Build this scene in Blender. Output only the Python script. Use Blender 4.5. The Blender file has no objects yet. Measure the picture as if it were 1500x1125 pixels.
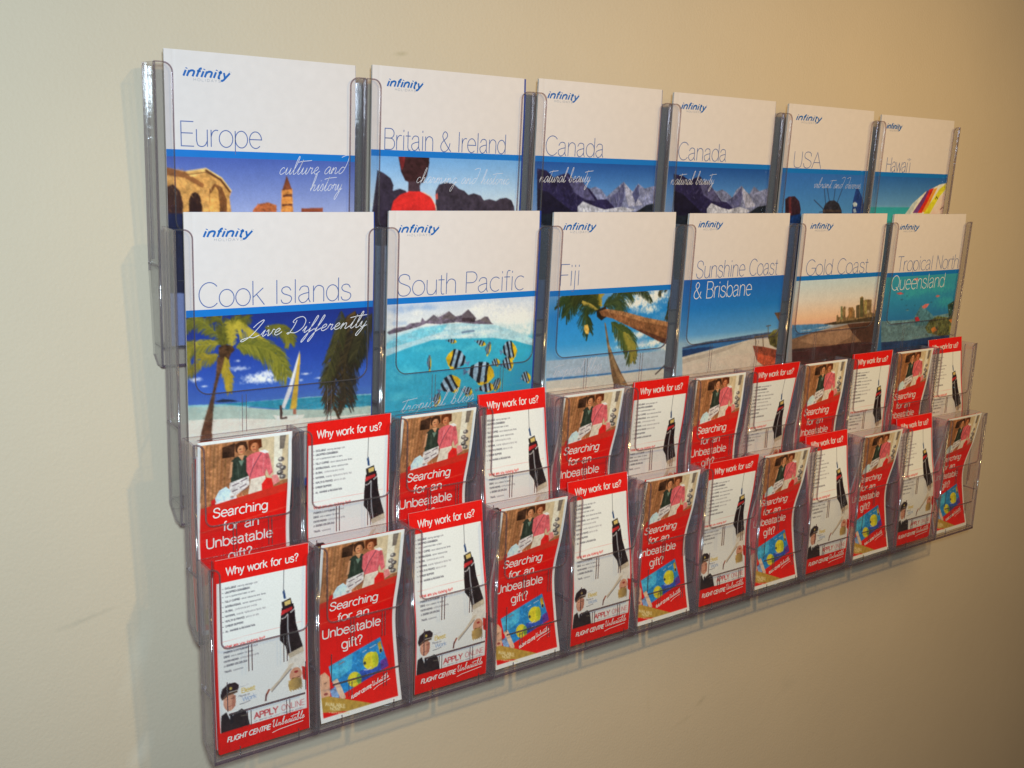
import bpy, math, random
import numpy as np
from mathutils import Matrix, Vector

S = bpy.context.scene
COL = S.collection

# ------------------------------------------------------------------ camera
cam_d = bpy.data.cameras.new("camera")
cam = bpy.data.objects.new("camera", cam_d)
COL.objects.link(cam)
cam_d.sensor_width = 36.0
cam_d.lens = 36.524
cam_d.clip_start = 0.02
cam_d.clip_end = 100.0
cam.location = (-0.32436, -1.09811, 0.13829)
cam.rotation_euler = (1.411294, 0.002928, -0.622962)
S.camera = cam

# ------------------------------------------------------------------ dim room round the wall
world = bpy.data.worlds.new("World")
S.world = world
world.use_nodes = True
wn = world.node_tree
wn.nodes["Background"].inputs[0].default_value = (1.0, 0.72, 0.50, 1)
wn.nodes["Background"].inputs[1].default_value = 0.05


def area_lamp(name, loc, target, size, watts, colour):
    d = bpy.data.lights.new(name, 'AREA')
    d.shape = 'DISK'
    d.size = size
    d.energy = watts
    d.color = colour
    o = bpy.data.objects.new(name, d)
    COL.objects.link(o)
    o.location = loc
    o.rotation_euler = (Vector(target) - Vector(loc)).to_track_quat('-Z', 'Y').to_euler()
    return o


# the camera's own flash, a warm downlight in front of the rack and an added warm fill to the right, softening the rack's shadow
area_lamp("flash_lamp", (-0.33, -1.17, 0.21), (0.129, 0.0, 0.083), 0.07, 14.3, (0.71, 0.90, 0.99))
spot_d = bpy.data.lights.new("warm_lamp", 'SPOT')
spot_d.energy = 55.0
spot_d.color = (1.0, 0.686, 0.277)
spot_d.spot_size = math.radians(80)
spot_d.spot_blend = 1.0
spot_d.shadow_soft_size = 0.025
spot = bpy.data.objects.new("warm_lamp", spot_d)
COL.objects.link(spot)
spot.location = (0.47, -1.625, 0.76)
spot.rotation_euler = (Vector((0.86, 0, -0.22)) - spot.location).to_track_quat('-Z', 'Y').to_euler()
area_lamp("warm_fill_lamp", (1.238, -0.90, 0.461), (2.0, 0.0, -0.353), 0.45, 3.7, (1.0, 0.686, 0.277))

S.render.engine = 'CYCLES'
S.cycles.max_bounces = 24
S.cycles.transparent_max_bounces = 64
S.cycles.transmission_bounces = 12
S.cycles.caustics_reflective = False
S.cycles.caustics_refractive = False
S.view_settings.view_transform = 'Standard'
S.view_settings.look = 'None'
S.view_settings.exposure = 0.03
S.view_settings.gamma = 1.0
S.view_settings.use_curve_mapping = False


# ------------------------------------------------------------------ helpers
def lin(c, k=1.0):
    a = np.asarray(c, float) / 255.0
    a = np.where(a <= 0.04045, a / 12.92, ((a + 0.055) / 1.055) ** 2.4)
    return np.clip(a * k, 0, 0.9)


def new_mat(name):
    m = bpy.data.materials.new(name)
    m.use_nodes = True
    return m, m.node_tree, m.node_tree.nodes["Principled BSDF"]


def setp(b, **kw):
    for k, v in kw.items():
        b.inputs[k.replace('_', ' ')].default_value = v


PRINT_GAIN = 1.15


def ink(name, rgb, rough=0.32, spec=0.4, gain=PRINT_GAIN):
    m, t, b = new_mat(name)
    c = lin(rgb, gain)
    n = t.nodes.new('ShaderNodeTexNoise')
    n.inputs['Scale'].default_value = 90.0
    n.inputs['Detail'].default_value = 4.0
    tc = t.nodes.new('ShaderNodeTexCoord')
    t.links.new(tc.outputs['Object'], n.inputs['Vector'])
    r = t.nodes.new('ShaderNodeMapRange')
    r.inputs['To Min'].default_value = 0.94
    r.inputs['To Max'].default_value = 1.04
    t.links.new(n.outputs['Fac'], r.inputs['Value'])
    mx = t.nodes.new('ShaderNodeMix')
    mx.data_type = 'RGBA'
    mx.blend_type = 'MULTIPLY'
    mx.inputs[0].default_value = 1.0
    mx.inputs[6].default_value = (*c, 1)
    t.links.new(r.outputs['Result'], mx.inputs[7])
    t.links.new(mx.outputs[2], b.inputs['Base Color'])
    setp(b, Roughness=rough)
    b.inputs['Specular IOR Level'].default_value = spec
    return m


def printed(name, rough=0.3):
    m, t, b = new_mat(name)
    a = t.nodes.new('ShaderNodeAttribute')
    a.attribute_name = 'print'
    n = t.nodes.new('ShaderNodeTexNoise')
    n.inputs['Scale'].default_value = 700.0
    tc = t.nodes.new('ShaderNodeTexCoord')
    t.links.new(tc.outputs['Object'], n.inputs['Vector'])
    r = t.nodes.new('ShaderNodeMapRange')
    r.inputs['To Min'].default_value = 0.88
    r.inputs['To Max'].default_value = 1.1
    t.links.new(n.outputs['Fac'], r.inputs['Value'])
    mx = t.nodes.new('ShaderNodeMix')
    mx.data_type = 'RGBA'
    mx.blend_type = 'MULTIPLY'
    mx.inputs[0].default_value = 1.0
    t.links.new(a.outputs['Color'], mx.inputs[6])
    t.links.new(r.outputs['Result'], mx.inputs[7])
    t.links.new(mx.outputs[2], b.inputs['Base Color'])
    setp(b, Roughness=rough)
    b.inputs['Specular IOR Level'].default_value = 0.4
    return m


def clear_plastic(name, tint, gloss_rough, boost, haze=0.0, ripple=0.08, mist=(0.8, 0.78, 0.82)):
    """thin clear sheet: straight transmission plus a Fresnel reflection"""
    m = bpy.data.materials.new(name)
    m.use_nodes = True
    t = m.node_tree
    t.nodes.clear()
    out = t.nodes.new('ShaderNodeOutputMaterial')
    tr = t.nodes.new('ShaderNodeBsdfTransparent')
    tr.inputs['Color'].default_value = (*tint, 1)
    gl = t.nodes.new('ShaderNodeBsdfGlossy')
    gl.inputs['Roughness'].default_value = gloss_rough
    fc = t.nodes.new('ShaderNodeLayerWeight')
    fc.inputs['Blend'].default_value = 0.5
    fr = t.nodes.new('ShaderNodeMath')
    fr.operation = 'POWER'
    fr.inputs[1].default_value = 5.0
    t.links.new(fc.outputs['Facing'], fr.inputs[0])
    mul = t.nodes.new('ShaderNodeMath')
    mul.operation = 'MULTIPLY_ADD'
    mul.inputs[1].default_value = 0.96
    mul.inputs[2].default_value = 0.04 + boost
    mul.use_clamp = True
    # faint scratches and smears in the gloss
    n = t.nodes.new('ShaderNodeTexNoise')
    n.inputs['Scale'].default_value = 60.0
    n.inputs['Detail'].default_value = 5.0
    tc = t.nodes.new('ShaderNodeTexCoord')
    t.links.new(tc.outputs['Object'], n.inputs['Vector'])
    bp = t.nodes.new('ShaderNodeBump')
    bp.inputs['Strength'].default_value = ripple
    bp.inputs['Distance'].default_value = 0.002
    t.links.new(n.outputs['Fac'], bp.inputs['Height'])
    t.links.new(bp.outputs['Normal'], gl.inputs['Normal'])
    mix = t.nodes.new('ShaderNodeMixShader')
    t.links.new(fr.outputs[0], mul.inputs[0])
    t.links.new(mul.outputs[0], mix.inputs[0])
    last = tr
    if haze > 0:
        df = t.nodes.new('ShaderNodeBsdfDiffuse')
        df.inputs['Color'].default_value = (*mist, 1)
        hz = t.nodes.new('ShaderNodeMixShader')
        hz.inputs[0].default_value = haze
        t.links.new(tr.outputs[0], hz.inputs[1])
        t.links.new(df.outputs[0], hz.inputs[2])
        last = hz
    t.links.new(last.outputs[0], mix.inputs[1])
    t.links.new(gl.outputs[0], mix.inputs[2])
    t.links.new(mix.outputs[0], out.inputs['Surface'])
    return m


M_CLEAR = clear_plastic('clear_plastic', (0.985, 0.982, 0.986), 0.04, 0.0, 0.004)
M_SIDE = clear_plastic('clear_plastic_side', (0.965, 0.962, 0.97), 0.10, 0.0, 0.065, 0.25, (0.80, 0.84, 0.88))
M_SIDE_N = clear_plastic('clear_plastic_narrow_side', (0.95, 0.935, 0.95), 0.10, 0.0, 0.085, 0.25, (0.68, 0.63, 0.69))
M_BASE = clear_plastic('plastic_base_edge', (0.62, 0.53, 0.61), 0.12, 0.05, 0.14, 0.1, (0.42, 0.34, 0.41))
M_EDGE = clear_plastic('plastic_edge', (0.66, 0.58, 0.65), 0.10, 0.05, 0.10)
M_RIM = clear_plastic('plastic_rim', (0.60, 0.52, 0.59), 0.10, 0.08, 0.06)
M_POST = clear_plastic('plastic_corner', (0.88, 0.85, 0.88), 0.07, 0.08, 0.06, 0.2)
M_WHITE = ink('white_paper', (228, 218, 219), 0.34, 0.35, 1.0)
M_PAGES = ink('page_edges', (214, 206, 200), 0.6, 0.2, 1.0)
M_BACKBLUE = ink('blue_back_cover', (40, 66, 150))
M_BAND = ink('blue_band', (22, 112, 196))
M_TITLE = ink('title_blue', (86, 104, 160))
M_TITLE_W = ink('title_white', (236, 236, 240), gain=1.0)
M_LOGO = ink('logo_blue', (34, 98, 172))
M_GREY = ink('grey_ink', (178, 176, 184), gain=1.0)
M_RED = ink('red_print', (220, 26, 22))
M_LETTER = ink('white_ink', (240, 236, 236), gain=1.0)
M_SCRIPT = ink('script_white', (226, 226, 238), gain=1.0)
M_PHOTO = printed('printed_photo')
M_LEAF = printed('printed_leaflet', 0.27)


def mesh_obj(name, verts, faces, mats, parent=None, midx=None, smooth=False):
    me = bpy.data.meshes.new(name)
    me.from_pydata([tuple(v) for v in verts], [], faces)
    for m in (mats if isinstance(mats, (list, tuple)) else [mats]):
        me.materials.append(m)
    if midx is not None:
        me.polygons.foreach_set('material_index', np.asarray(midx, np.int32))
    if smooth:
        me.polygons.foreach_set('use_smooth', np.ones(len(me.polygons), bool))
    me.update()
    return link(name, me, parent)


def link(name, me, parent=None):
    o = bpy.data.objects.new(name, me)
    COL.objects.link(o)
    if parent is not None:
        o.parent = parent
    return o


def tag(o, label, cat, group=None, kind=None):
    o['label'] = label
    o['category'] = cat
    if group:
        o['group'] = group
    if kind:
        o['kind'] = kind
    return o


class MB:
    """collects boxes and prisms into one mesh"""
    def __init__(s):
        s.v = []; s.f = []; s.m = []

    def box(s, x0, x1, y0, y1, z0, z1, edge=1, broad='y', flat=0):
        b = len(s.v)
        s.v += [(x, y, z) for x in (x0, x1) for y in (y0, y1) for z in (z0, z1)]
        fs = [((0, 1, 3, 2), 'x'), ((4, 6, 7, 5), 'x'), ((0, 4, 5, 1), 'y'), ((2, 3, 7, 6), 'y'),
              ((0, 2, 6, 4), 'z'), ((1, 5, 7, 3), 'z')]
        for f, ax in fs:
            s.f.append([b + i for i in f])
            s.m.append(flat if ax == broad else edge)

    def prism(s, outline, y0, y1, edge=1, flat=0):
        """outline: (x, z) loop, anticlockwise; extruded along y with a small bevel"""
        n = len(outline)
        b = len(s.v)
        s.v += [(x, y0, z) for x, z in outline] + [(x, y1, z) for x, z in outline]
        s.f.append([b + i for i in range(n)]); s.m.append(flat)
        s.f.append([b + n + i for i in reversed(range(n))]); s.m.append(flat)
        for i in range(n):
            j = (i + 1) % n
            s.f.append([b + i, b + n + i, b + n + j, b + j]); s.m.append(edge)

    def post(s, x, y, z0, z1, r, mat=1, n=12):
        s.round = getattr(s, 'round', []) + list(range(len(s.f), len(s.f) + n))
        b = len(s.v)
        for k in range(n):
            a = 2 * math.pi * k / n
            s.v += [(x + r * math.cos(a), y + r * math.sin(a), z0), (x + r * math.cos(a), y + r * math.sin(a), z1)]
        for k in range(n):
            j = (k + 1) % n
            s.f.append([b + 2 * k, b + 2 * j, b + 2 * j + 1, b + 2 * k + 1]); s.m.append(mat)
        s.f.append([b + 2 * k + 1 for k in range(n)]); s.m.append(mat)

    def mesh(s, name, mats, smooth=False):
        me = bpy.data.meshes.new(name)
        me.from_pydata(s.v, [], s.f)
        for m in mats:
            me.materials.append(m)
        me.polygons.foreach_set('material_index', np.asarray(s.m, np.int32))
        for i in getattr(s, 'round', []):
            me.polygons[i].use_smooth = True
        me.update()
        return me


# ------------------------------------------------------------------ stroke lettering
def crv(pts, n=7):
    """smooth curve through the points"""
    p = np.asarray(pts, float)
    if len(p) < 3:
        return p
    q = np.vstack([2 * p[0] - p[1], p, 2 * p[-1] - p[-2]])
    out = []
    for i in range(len(p) - 1):
        a, b, c, d = q[i:i + 4]
        for t in np.linspace(0, 1, n, endpoint=False):
            out.append(0.5 * (2 * b + (c - a) * t + (2 * a - 5 * b + 4 * c - d) * t * t + (3 * b - a - 3 * c + d) * t ** 3))
    out.append(p[-1])
    return np.array(out)


def arc(cx, cy, rx, ry, a0, a1, n=16):
    a = np.radians(np.linspace(a0, a1, n))
    return np.stack([cx + rx * np.cos(a), cy + ry * np.sin(a)], 1)


def pl(*p):
    return np.array(p, float)


def cat(*a):
    return np.vstack(a)


X = 0.70
O_ = lambda cx, r=.27: arc(cx, X / 2, r, X / 2, 90, 450, 28)
GL = {
 ' ': (.34, []),
 'a': (.56, [cat(crv([(.06, .52), (.14, .66), (.27, .70), (.40, .65), (.44, .50)]), pl((.44, .12), (.50, 0))), crv([(.44, .42), (.22, .37), (.06, .28), (.05, .13), (.16, .0), (.32, .04), (.44, .2)])]),
 'b': (.60, [pl((.07, 1), (.07, 0)), O_(.32, .25)]),
 'c': (.54, [arc(.32, X / 2, .27, X / 2, 50, 310, 22)]),
 'd': (.60, [pl((.53, 1), (.53, 0)), O_(.28, .25)]),
 'e': (.58, [cat(pl((.05, .37), (.55, .37)), arc(.30, X / 2, .25, X / 2, 5, 315, 24))]),
 'f': (.30, [cat(crv([(.29, .98), (.20, .99), (.14, .90), (.13, .78)]), pl((.13, 0))), pl((.0, .68), (.28, .68))]),
 'g': (.60, [O_(.28, .25), cat(pl((.53, .70), (.53, -.08)), crv([(.53, -.08), (.47, -.24), (.28, -.29), (.10, -.22)]))]),
 'h': (.57, [pl((.07, 1), (.07, 0)), cat(crv([(.07, .46), (.16, .64), (.30, .70), (.45, .62), (.49, .46)]), pl((.49, 0)))]),
 'i': (.20, [pl((.10, .70), (.10, 0)), pl((.10, .87), (.10, .97))]),
 'j': (.20, [cat(pl((.10, .70), (.10, -.14)), crv([(.10, -.14), (.06, -.26), (-.06, -.27)])), pl((.10, .87), (.10, .97))]),
 'k': (.52, [pl((.07, 1), (.07, 0)), pl((.46, .70), (.07, .32)), pl((.20, .45), (.50, 0))]),
 'l': (.20, [pl((.10, 1), (.10, 0))]),
 'm': (.86, [pl((.07, .70), (.07, 0)), cat(crv([(.07, .48), (.15, .65), (.26, .70), (.38, .63), (.42, .46)]), pl((.42, 0))), cat(crv([(.42, .48), (.50, .65), (.61, .70), (.74, .63), (.78, .46)]), pl((.78, 0)))]),
 'n': (.57, [pl((.07, .70), (.07, 0)), cat(crv([(.07, .46), (.16, .64), (.30, .70), (.45, .62), (.49, .46)]), pl((.49, 0)))]),
 'o': (.60, [O_(.30)]),
 'p': (.60, [pl((.07, .70), (.07, -.28)), O_(.32, .25)]),
 'r': (.36, [pl((.07, .70), (.07, 0)), crv([(.07, .42), (.13, .60), (.24, .69), (.35, .68)])]),
 's': (.50, [crv([(.43, .54), (.36, .66), (.24, .70), (.11, .65), (.07, .53), (.14, .42), (.28, .36), (.42, .29), (.45, .16), (.36, .03), (.23, 0), (.10, .04), (.04, .17)])]),
 't': (.31, [cat(pl((.14, .90), (.14, .14)), crv([(.14, .14), (.18, .01), (.29, .01)])), pl((.01, .68), (.28, .68))]),
 'u': (.57, [cat(pl((.07, .70), (.07, .24)), crv([(.07, .24), (.12, .06), (.26, 0), (.40, .06), (.49, .24)])), pl((.49, .70), (.49, 0))]),
 'v': (.50, [pl((.02, .70), (.25, 0), (.48, .70))]),
 'w': (.76, [pl((.02, .70), (.20, 0), (.38, .68), (.56, 0), (.74, .70))]),
 'y': (.50, [pl((.02, .70), (.26, .02)), pl((.48, .70), (.20, -.18), (.12, -.27), (.02, -.27))]),
 'A': (.68, [pl((.01, 0), (.34, 1), (.67, 0)), pl((.13, .36), (.55, .36))]),
 'B': (.66, [cat(pl((.08, .54), (.08, 1), (.36, 1)), arc(.36, .77, .22, .23, 90, -90, 12), pl((.08, .54))), cat(pl((.08, .54), (.38, .54)), arc(.38, .27, .24, .27, 90, -90, 12), pl((.08, 0), (.08, .54)))]),
 'C': (.74, [arc(.42, .5, .37, .5, 42, 318, 26)]),
 'D': (.72, [cat(pl((.08, 0), (.08, 1), (.30, 1)), arc(.30, .5, .38, .5, 90, -90, 18), pl((.08, 0)))]),
 'E': (.60, [pl((.56, 1), (.08, 1), (.08, 0), (.57, 0)), pl((.08, .53), (.53, .53))]),
 'F': (.56, [pl((.54, 1), (.08, 1), (.08, 0)), pl((.08, .51), (.48, .51))]),
 'G': (.78, [cat(arc(.42, .5, .37, .5, 42, 335, 26), pl((.76, .46), (.46, .46)))]),
 'H': (.72, [pl((.08, 1), (.08, 0)), pl((.64, 1), (.64, 0)), pl((.08, .53), (.64, .53))]),
 'I': (.24, [pl((.12, 1), (.12, 0))]),
 'L': (.54, [pl((.08, 1), (.08, 0), (.53, 0))]),
 'N': (.72, [pl((.08, 0), (.08, 1), (.64, 0), (.64, 1))]),
 'O': (.80, [arc(.40, .5, .36, .5, 90, 450, 30)]),
 'P': (.62, [cat(pl((.08, 0), (.08, 1), (.34, 1)), arc(.34, .74, .24, .26, 90, -90, 12), pl((.08, .48)))]),
 'Q': (.80, [arc(.40, .5, .36, .5, 90, 450, 30), pl((.48, .22), (.76, -.06))]),
 'R': (.66, [cat(pl((.08, 0), (.08, 1), (.36, 1)), arc(.36, .76, .23, .24, 90, -90, 12), pl((.08, .52))), crv([(.36, .52), (.52, .44), (.58, .26), (.63, 0)])]),
 'S': (.66, [crv([(.57, .74), (.52, .92), (.34, 1), (.16, .94), (.09, .77), (.16, .62), (.34, .53), (.54, .42), (.60, .24), (.50, .06), (.32, 0), (.14, .06), (.05, .28)])]),
 'T': (.60, [pl((.02, 1), (.58, 1)), pl((.30, 1), (.30, 0))]),
 'U': (.70, [cat(pl((.08, 1), (.08, .36)), crv([(.08, .36), (.14, .08), (.35, 0), (.56, .08), (.62, .36)]), pl((.62, 1)))]),
 'V': (.64, [pl((.02, 1), (.32, 0), (.62, 1))]),
 'W': (.96, [pl((.02, 1), (.25, 0), (.48, .98), (.71, 0), (.94, 1))]),
 'Y': (.64, [pl((.02, 1), (.32, .48), (.62, 1)), pl((.32, .48), (.32, 0))]),
 '&': (.68, [crv([(.66, 0), (.46, .24), (.20, .62), (.16, .82), (.28, .98), (.42, .88), (.40, .70), (.20, .52), (.08, .36), (.06, .16), (.18, .01), (.36, .02), (.52, .18), (.60, .42)])]),
 '?': (.48, [cat(crv([(.06, .74), (.10, .92), (.24, 1), (.39, .91), (.42, .76), (.34, .60), (.24, .48), (.22, .34)]), pl((.22, .24))), pl((.22, .11), (.22, .0))]),
 '!': (.22, [pl((.11, 1), (.11, .28)), pl((.11, .11), (.11, 0))]),
 "'": (.16, [pl((.08, 1), (.07, .80))]),
 '.': (.18, [pl((.09, .09), (.09, 0))]),
}
# handwriting: letters lean right and join low
HW = {
 ' ': (.45, []),
 'a': (.55, [crv([(.46, .44), (.28, .50), (.08, .28), (.06, .06), (.18, .0), (.36, .18), (.46, .44), (.42, .10), (.50, .02), (.62, .14)])]),
 'b': (.50, [crv([(.0, .1), (.22, .6), (.32, 1.15), (.22, 1.2), (.14, .7), (.10, .1), (.22, .0), (.36, .14), (.34, .38), (.22, .40)])]),
 'c': (.44, [crv([(.36, .40), (.26, .48), (.10, .34), (.06, .10), (.18, .0), (.36, .10), (.48, .22)])]),
 'd': (.60, [crv([(.46, .42), (.26, .48), (.08, .26), (.08, .04), (.22, .02), (.40, .22), (.56, .70), (.60, 1.25), (.35, 1.32), (.0, 1.18)])]),
 'e': (.44, [crv([(.06, .18), (.26, .28), (.34, .42), (.24, .50), (.10, .34), (.08, .10), (.20, .0), (.36, .08), (.50, .22)])]),
 'f': (.42, [crv([(.06, .12), (.30, .62), (.44, 1.12), (.36, 1.18), (.24, .7), (.06, -.30), (-.12, -.72), (-.16, -.58), (.10, -.05), (.34, .16), (.44, .24)])]),
 'g': (.52, [crv([(.40, .42), (.24, .48), (.08, .28), (.08, .06), (.20, .02), (.36, .20), (.42, .44), (.30, -.10), (.08, -.62), (-.04, -.52), (.14, -.16), (.54, .16)])]),
 'h': (.56, [crv([(.0, .1), (.24, .65), (.34, 1.15), (.26, 1.2), (.14, .6), (.04, .0)]), crv([(.06, .1), (.22, .38), (.34, .44), (.36, .30), (.32, .06), (.42, .02), (.56, .16)])]),
 'i': (.30, [crv([(.0, .12), (.18, .46), (.12, .10), (.18, .0), (.34, .16)]), pl((.26, .70), (.30, .74))]),
 'l': (.34, [crv([(.0, .1), (.22, .6), (.34, 1.15), (.26, 1.2), (.14, .6), (.12, .08), (.20, .0), (.38, .16)])]),
 'm': (.86, [crv([(.0, .14), (.14, .46), (.12, .2), (.06, .0)]), crv([(.08, .14), (.24, .42), (.34, .42), (.32, .18), (.28, .0)]), crv([(.30, .14), (.48, .42), (.58, .42), (.58, .2), (.56, .04), (.68, .02), (.86, .18)])]),
 'n': (.60, [crv([(.0, .14), (.14, .46), (.12, .2), (.06, .0)]), crv([(.08, .14), (.26, .42), (.36, .42), (.36, .2), (.34, .04), (.44, .02), (.60, .18)])]),
 'o': (.46, [crv([(.26, .46), (.10, .36), (.06, .08), (.18, .0), (.34, .16), (.36, .38), (.26, .46), (.40, .38), (.52, .40)])]),
 'p': (.52, [crv([(.04, .2), (.20, .5), (.10, .0), (-.14, -.70)]), crv([(.10, .14), (.26, .46), (.40, .42), (.38, .16), (.22, .02), (.12, .06)]), pl((.34, .04), (.52, .16))]),
 'r': (.42, [crv([(.0, .14), (.12, .48), (.16, .40), (.30, .42), (.26, .14), (.32, .02), (.46, .18)])]),
 's': (.36, [crv([(.0, .12), (.20, .50), (.28, .20), (.22, .0), (.08, .04)]), pl((.24, .04), (.38, .14))]),
 't': (.36, [crv([(.0, .1), (.18, .5), (.32, 1.0), (.20, .5), (.12, .08), (.22, .0), (.38, .16)]), crv([(-.10, .82), (.30, .90), (1.0, .96)])]),
 'u': (.56, [crv([(.0, .14), (.12, .46), (.08, .10), (.16, .0), (.32, .16), (.42, .46)]), crv([(.42, .46), (.38, .10), (.44, .0), (.58, .16)])]),
 'v': (.46, [crv([(.0, .3), (.10, .46), (.14, .2), (.16, .0), (.32, .2), (.38, .46), (.50, .40)])]),
 'y': (.50, [crv([(.0, .2), (.10, .46), (.10, .12), (.18, .02), (.32, .18), (.40, .46)]), crv([(.40, .46), (.28, -.10), (.04, -.62), (-.06, -.50), (.14, -.14), (.50, .16)])]),
 'U': (.86, [crv([(-.06, .86), (.06, 1.1), (.16, 1.12), (.14, .6), (.16, .12), (.32, .0), (.52, .3), (.66, 1.1)]), crv([(.66, 1.1), (.60, .4), (.66, .02), (.84, .16)])]),
 'L': (.70, [crv([(.10, .70), (.30, 1.0), (.56, 1.22), (.60, 1.10), (.38, .60), (.10, .10), (-.24, -.24), (-.40, -.24), (-.34, -.12), (.0, .0), (.30, -.04), (.62, .12)]), ]),
 'D': (.92, [crv([(.34, 1.0), (.26, .5), (.08, .02), (-.04, .06), (.10, .10), (.50, .06), (.86, .40), (.92, .90), (.66, 1.22), (.30, 1.16), (.12, .92), (.22, .80)])]),
}


def layout(text, size, font=GL, track=0.0, shear=0.0):
    """strokes of a line of text (x right, y up), and its width"""
    x = 0.0
    out = []
    for ch in text:
        adv, st = font[ch]
        for s in st:
            p = np.array(s, float)
            p[:, 0] += x
            out.append(p)
        x += adv + track
    res = []
    for p in out:
        p = p.copy()
        p[:, 0] += shear * p[:, 1]
        res.append(p * size)
    return res, (x - track) * size


def fit_text(text, u0, u1, vbase, cap, font=GL, track=0.0, shear=0.0, slope=0.0):
    """strokes in (u, v down) mm, stretched to run from u0 to u1"""
    st, w = layout(text, 1.0, font, track, shear)
    k = (u1 - u0) / w
    out = []
    for p in st:
        u = u0 + p[:, 0] * k
        v = vbase - p[:, 1] * cap - slope * (u - u0)
        out.append(np.stack([u, v], 1))
    return out


def stroke_mesh(strokes, width, fmap, h):
    """flat ribbons along the strokes, laid h mm proud of the sheet"""
    V = []; F = []
    for p in strokes:
        p = np.asarray(p, float)
        keep = np.r_[True, np.linalg.norm(np.diff(p, axis=0), axis=1) > 1e-6]
        p = p[keep]
        if len(p) < 2:
            continue
        d = np.diff(p, axis=0)
        # add points so that ribbons follow a bent sheet
        q = [p[0]]
        for a, b in zip(p[:-1], p[1:]):
            m = max(1, int(np.linalg.norm(b - a) / 3.0))
            for i in range(1, m + 1):
                q.append(a + (b - a) * i / m)
        p = np.array(q)
        d = np.diff(p, axis=0)
        d /= np.linalg.norm(d, axis=1)[:, None]
        n = np.stack([-d[:, 1], d[:, 0]], 1)
        closed = np.linalg.norm(p[0] - p[-1]) < 1e-4
        nn = np.zeros_like(p)
        for i in range(len(p)):
            a = n[i - 1] if i > 0 else (n[-1] if closed else n[0])
            b = n[i] if i < len(n) else (n[0] if closed else n[-1])
            m = a + b
            l = np.linalg.norm(m)
            m = b if l < 1e-3 else m / l
            nn[i] = m / max(0.55, float(m @ b))
        b0 = len(V)
        for c, k in zip(p, nn):
            for sgn in (1, -1):
                e = c + k * sgn * width / 2
                V.append(fmap(e[0], e[1], h))
        for i in range(len(p) - 1):
            j = b0 + 2 * i
            F.append((j, j + 1, j + 3, j + 2))
    return V, F


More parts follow.
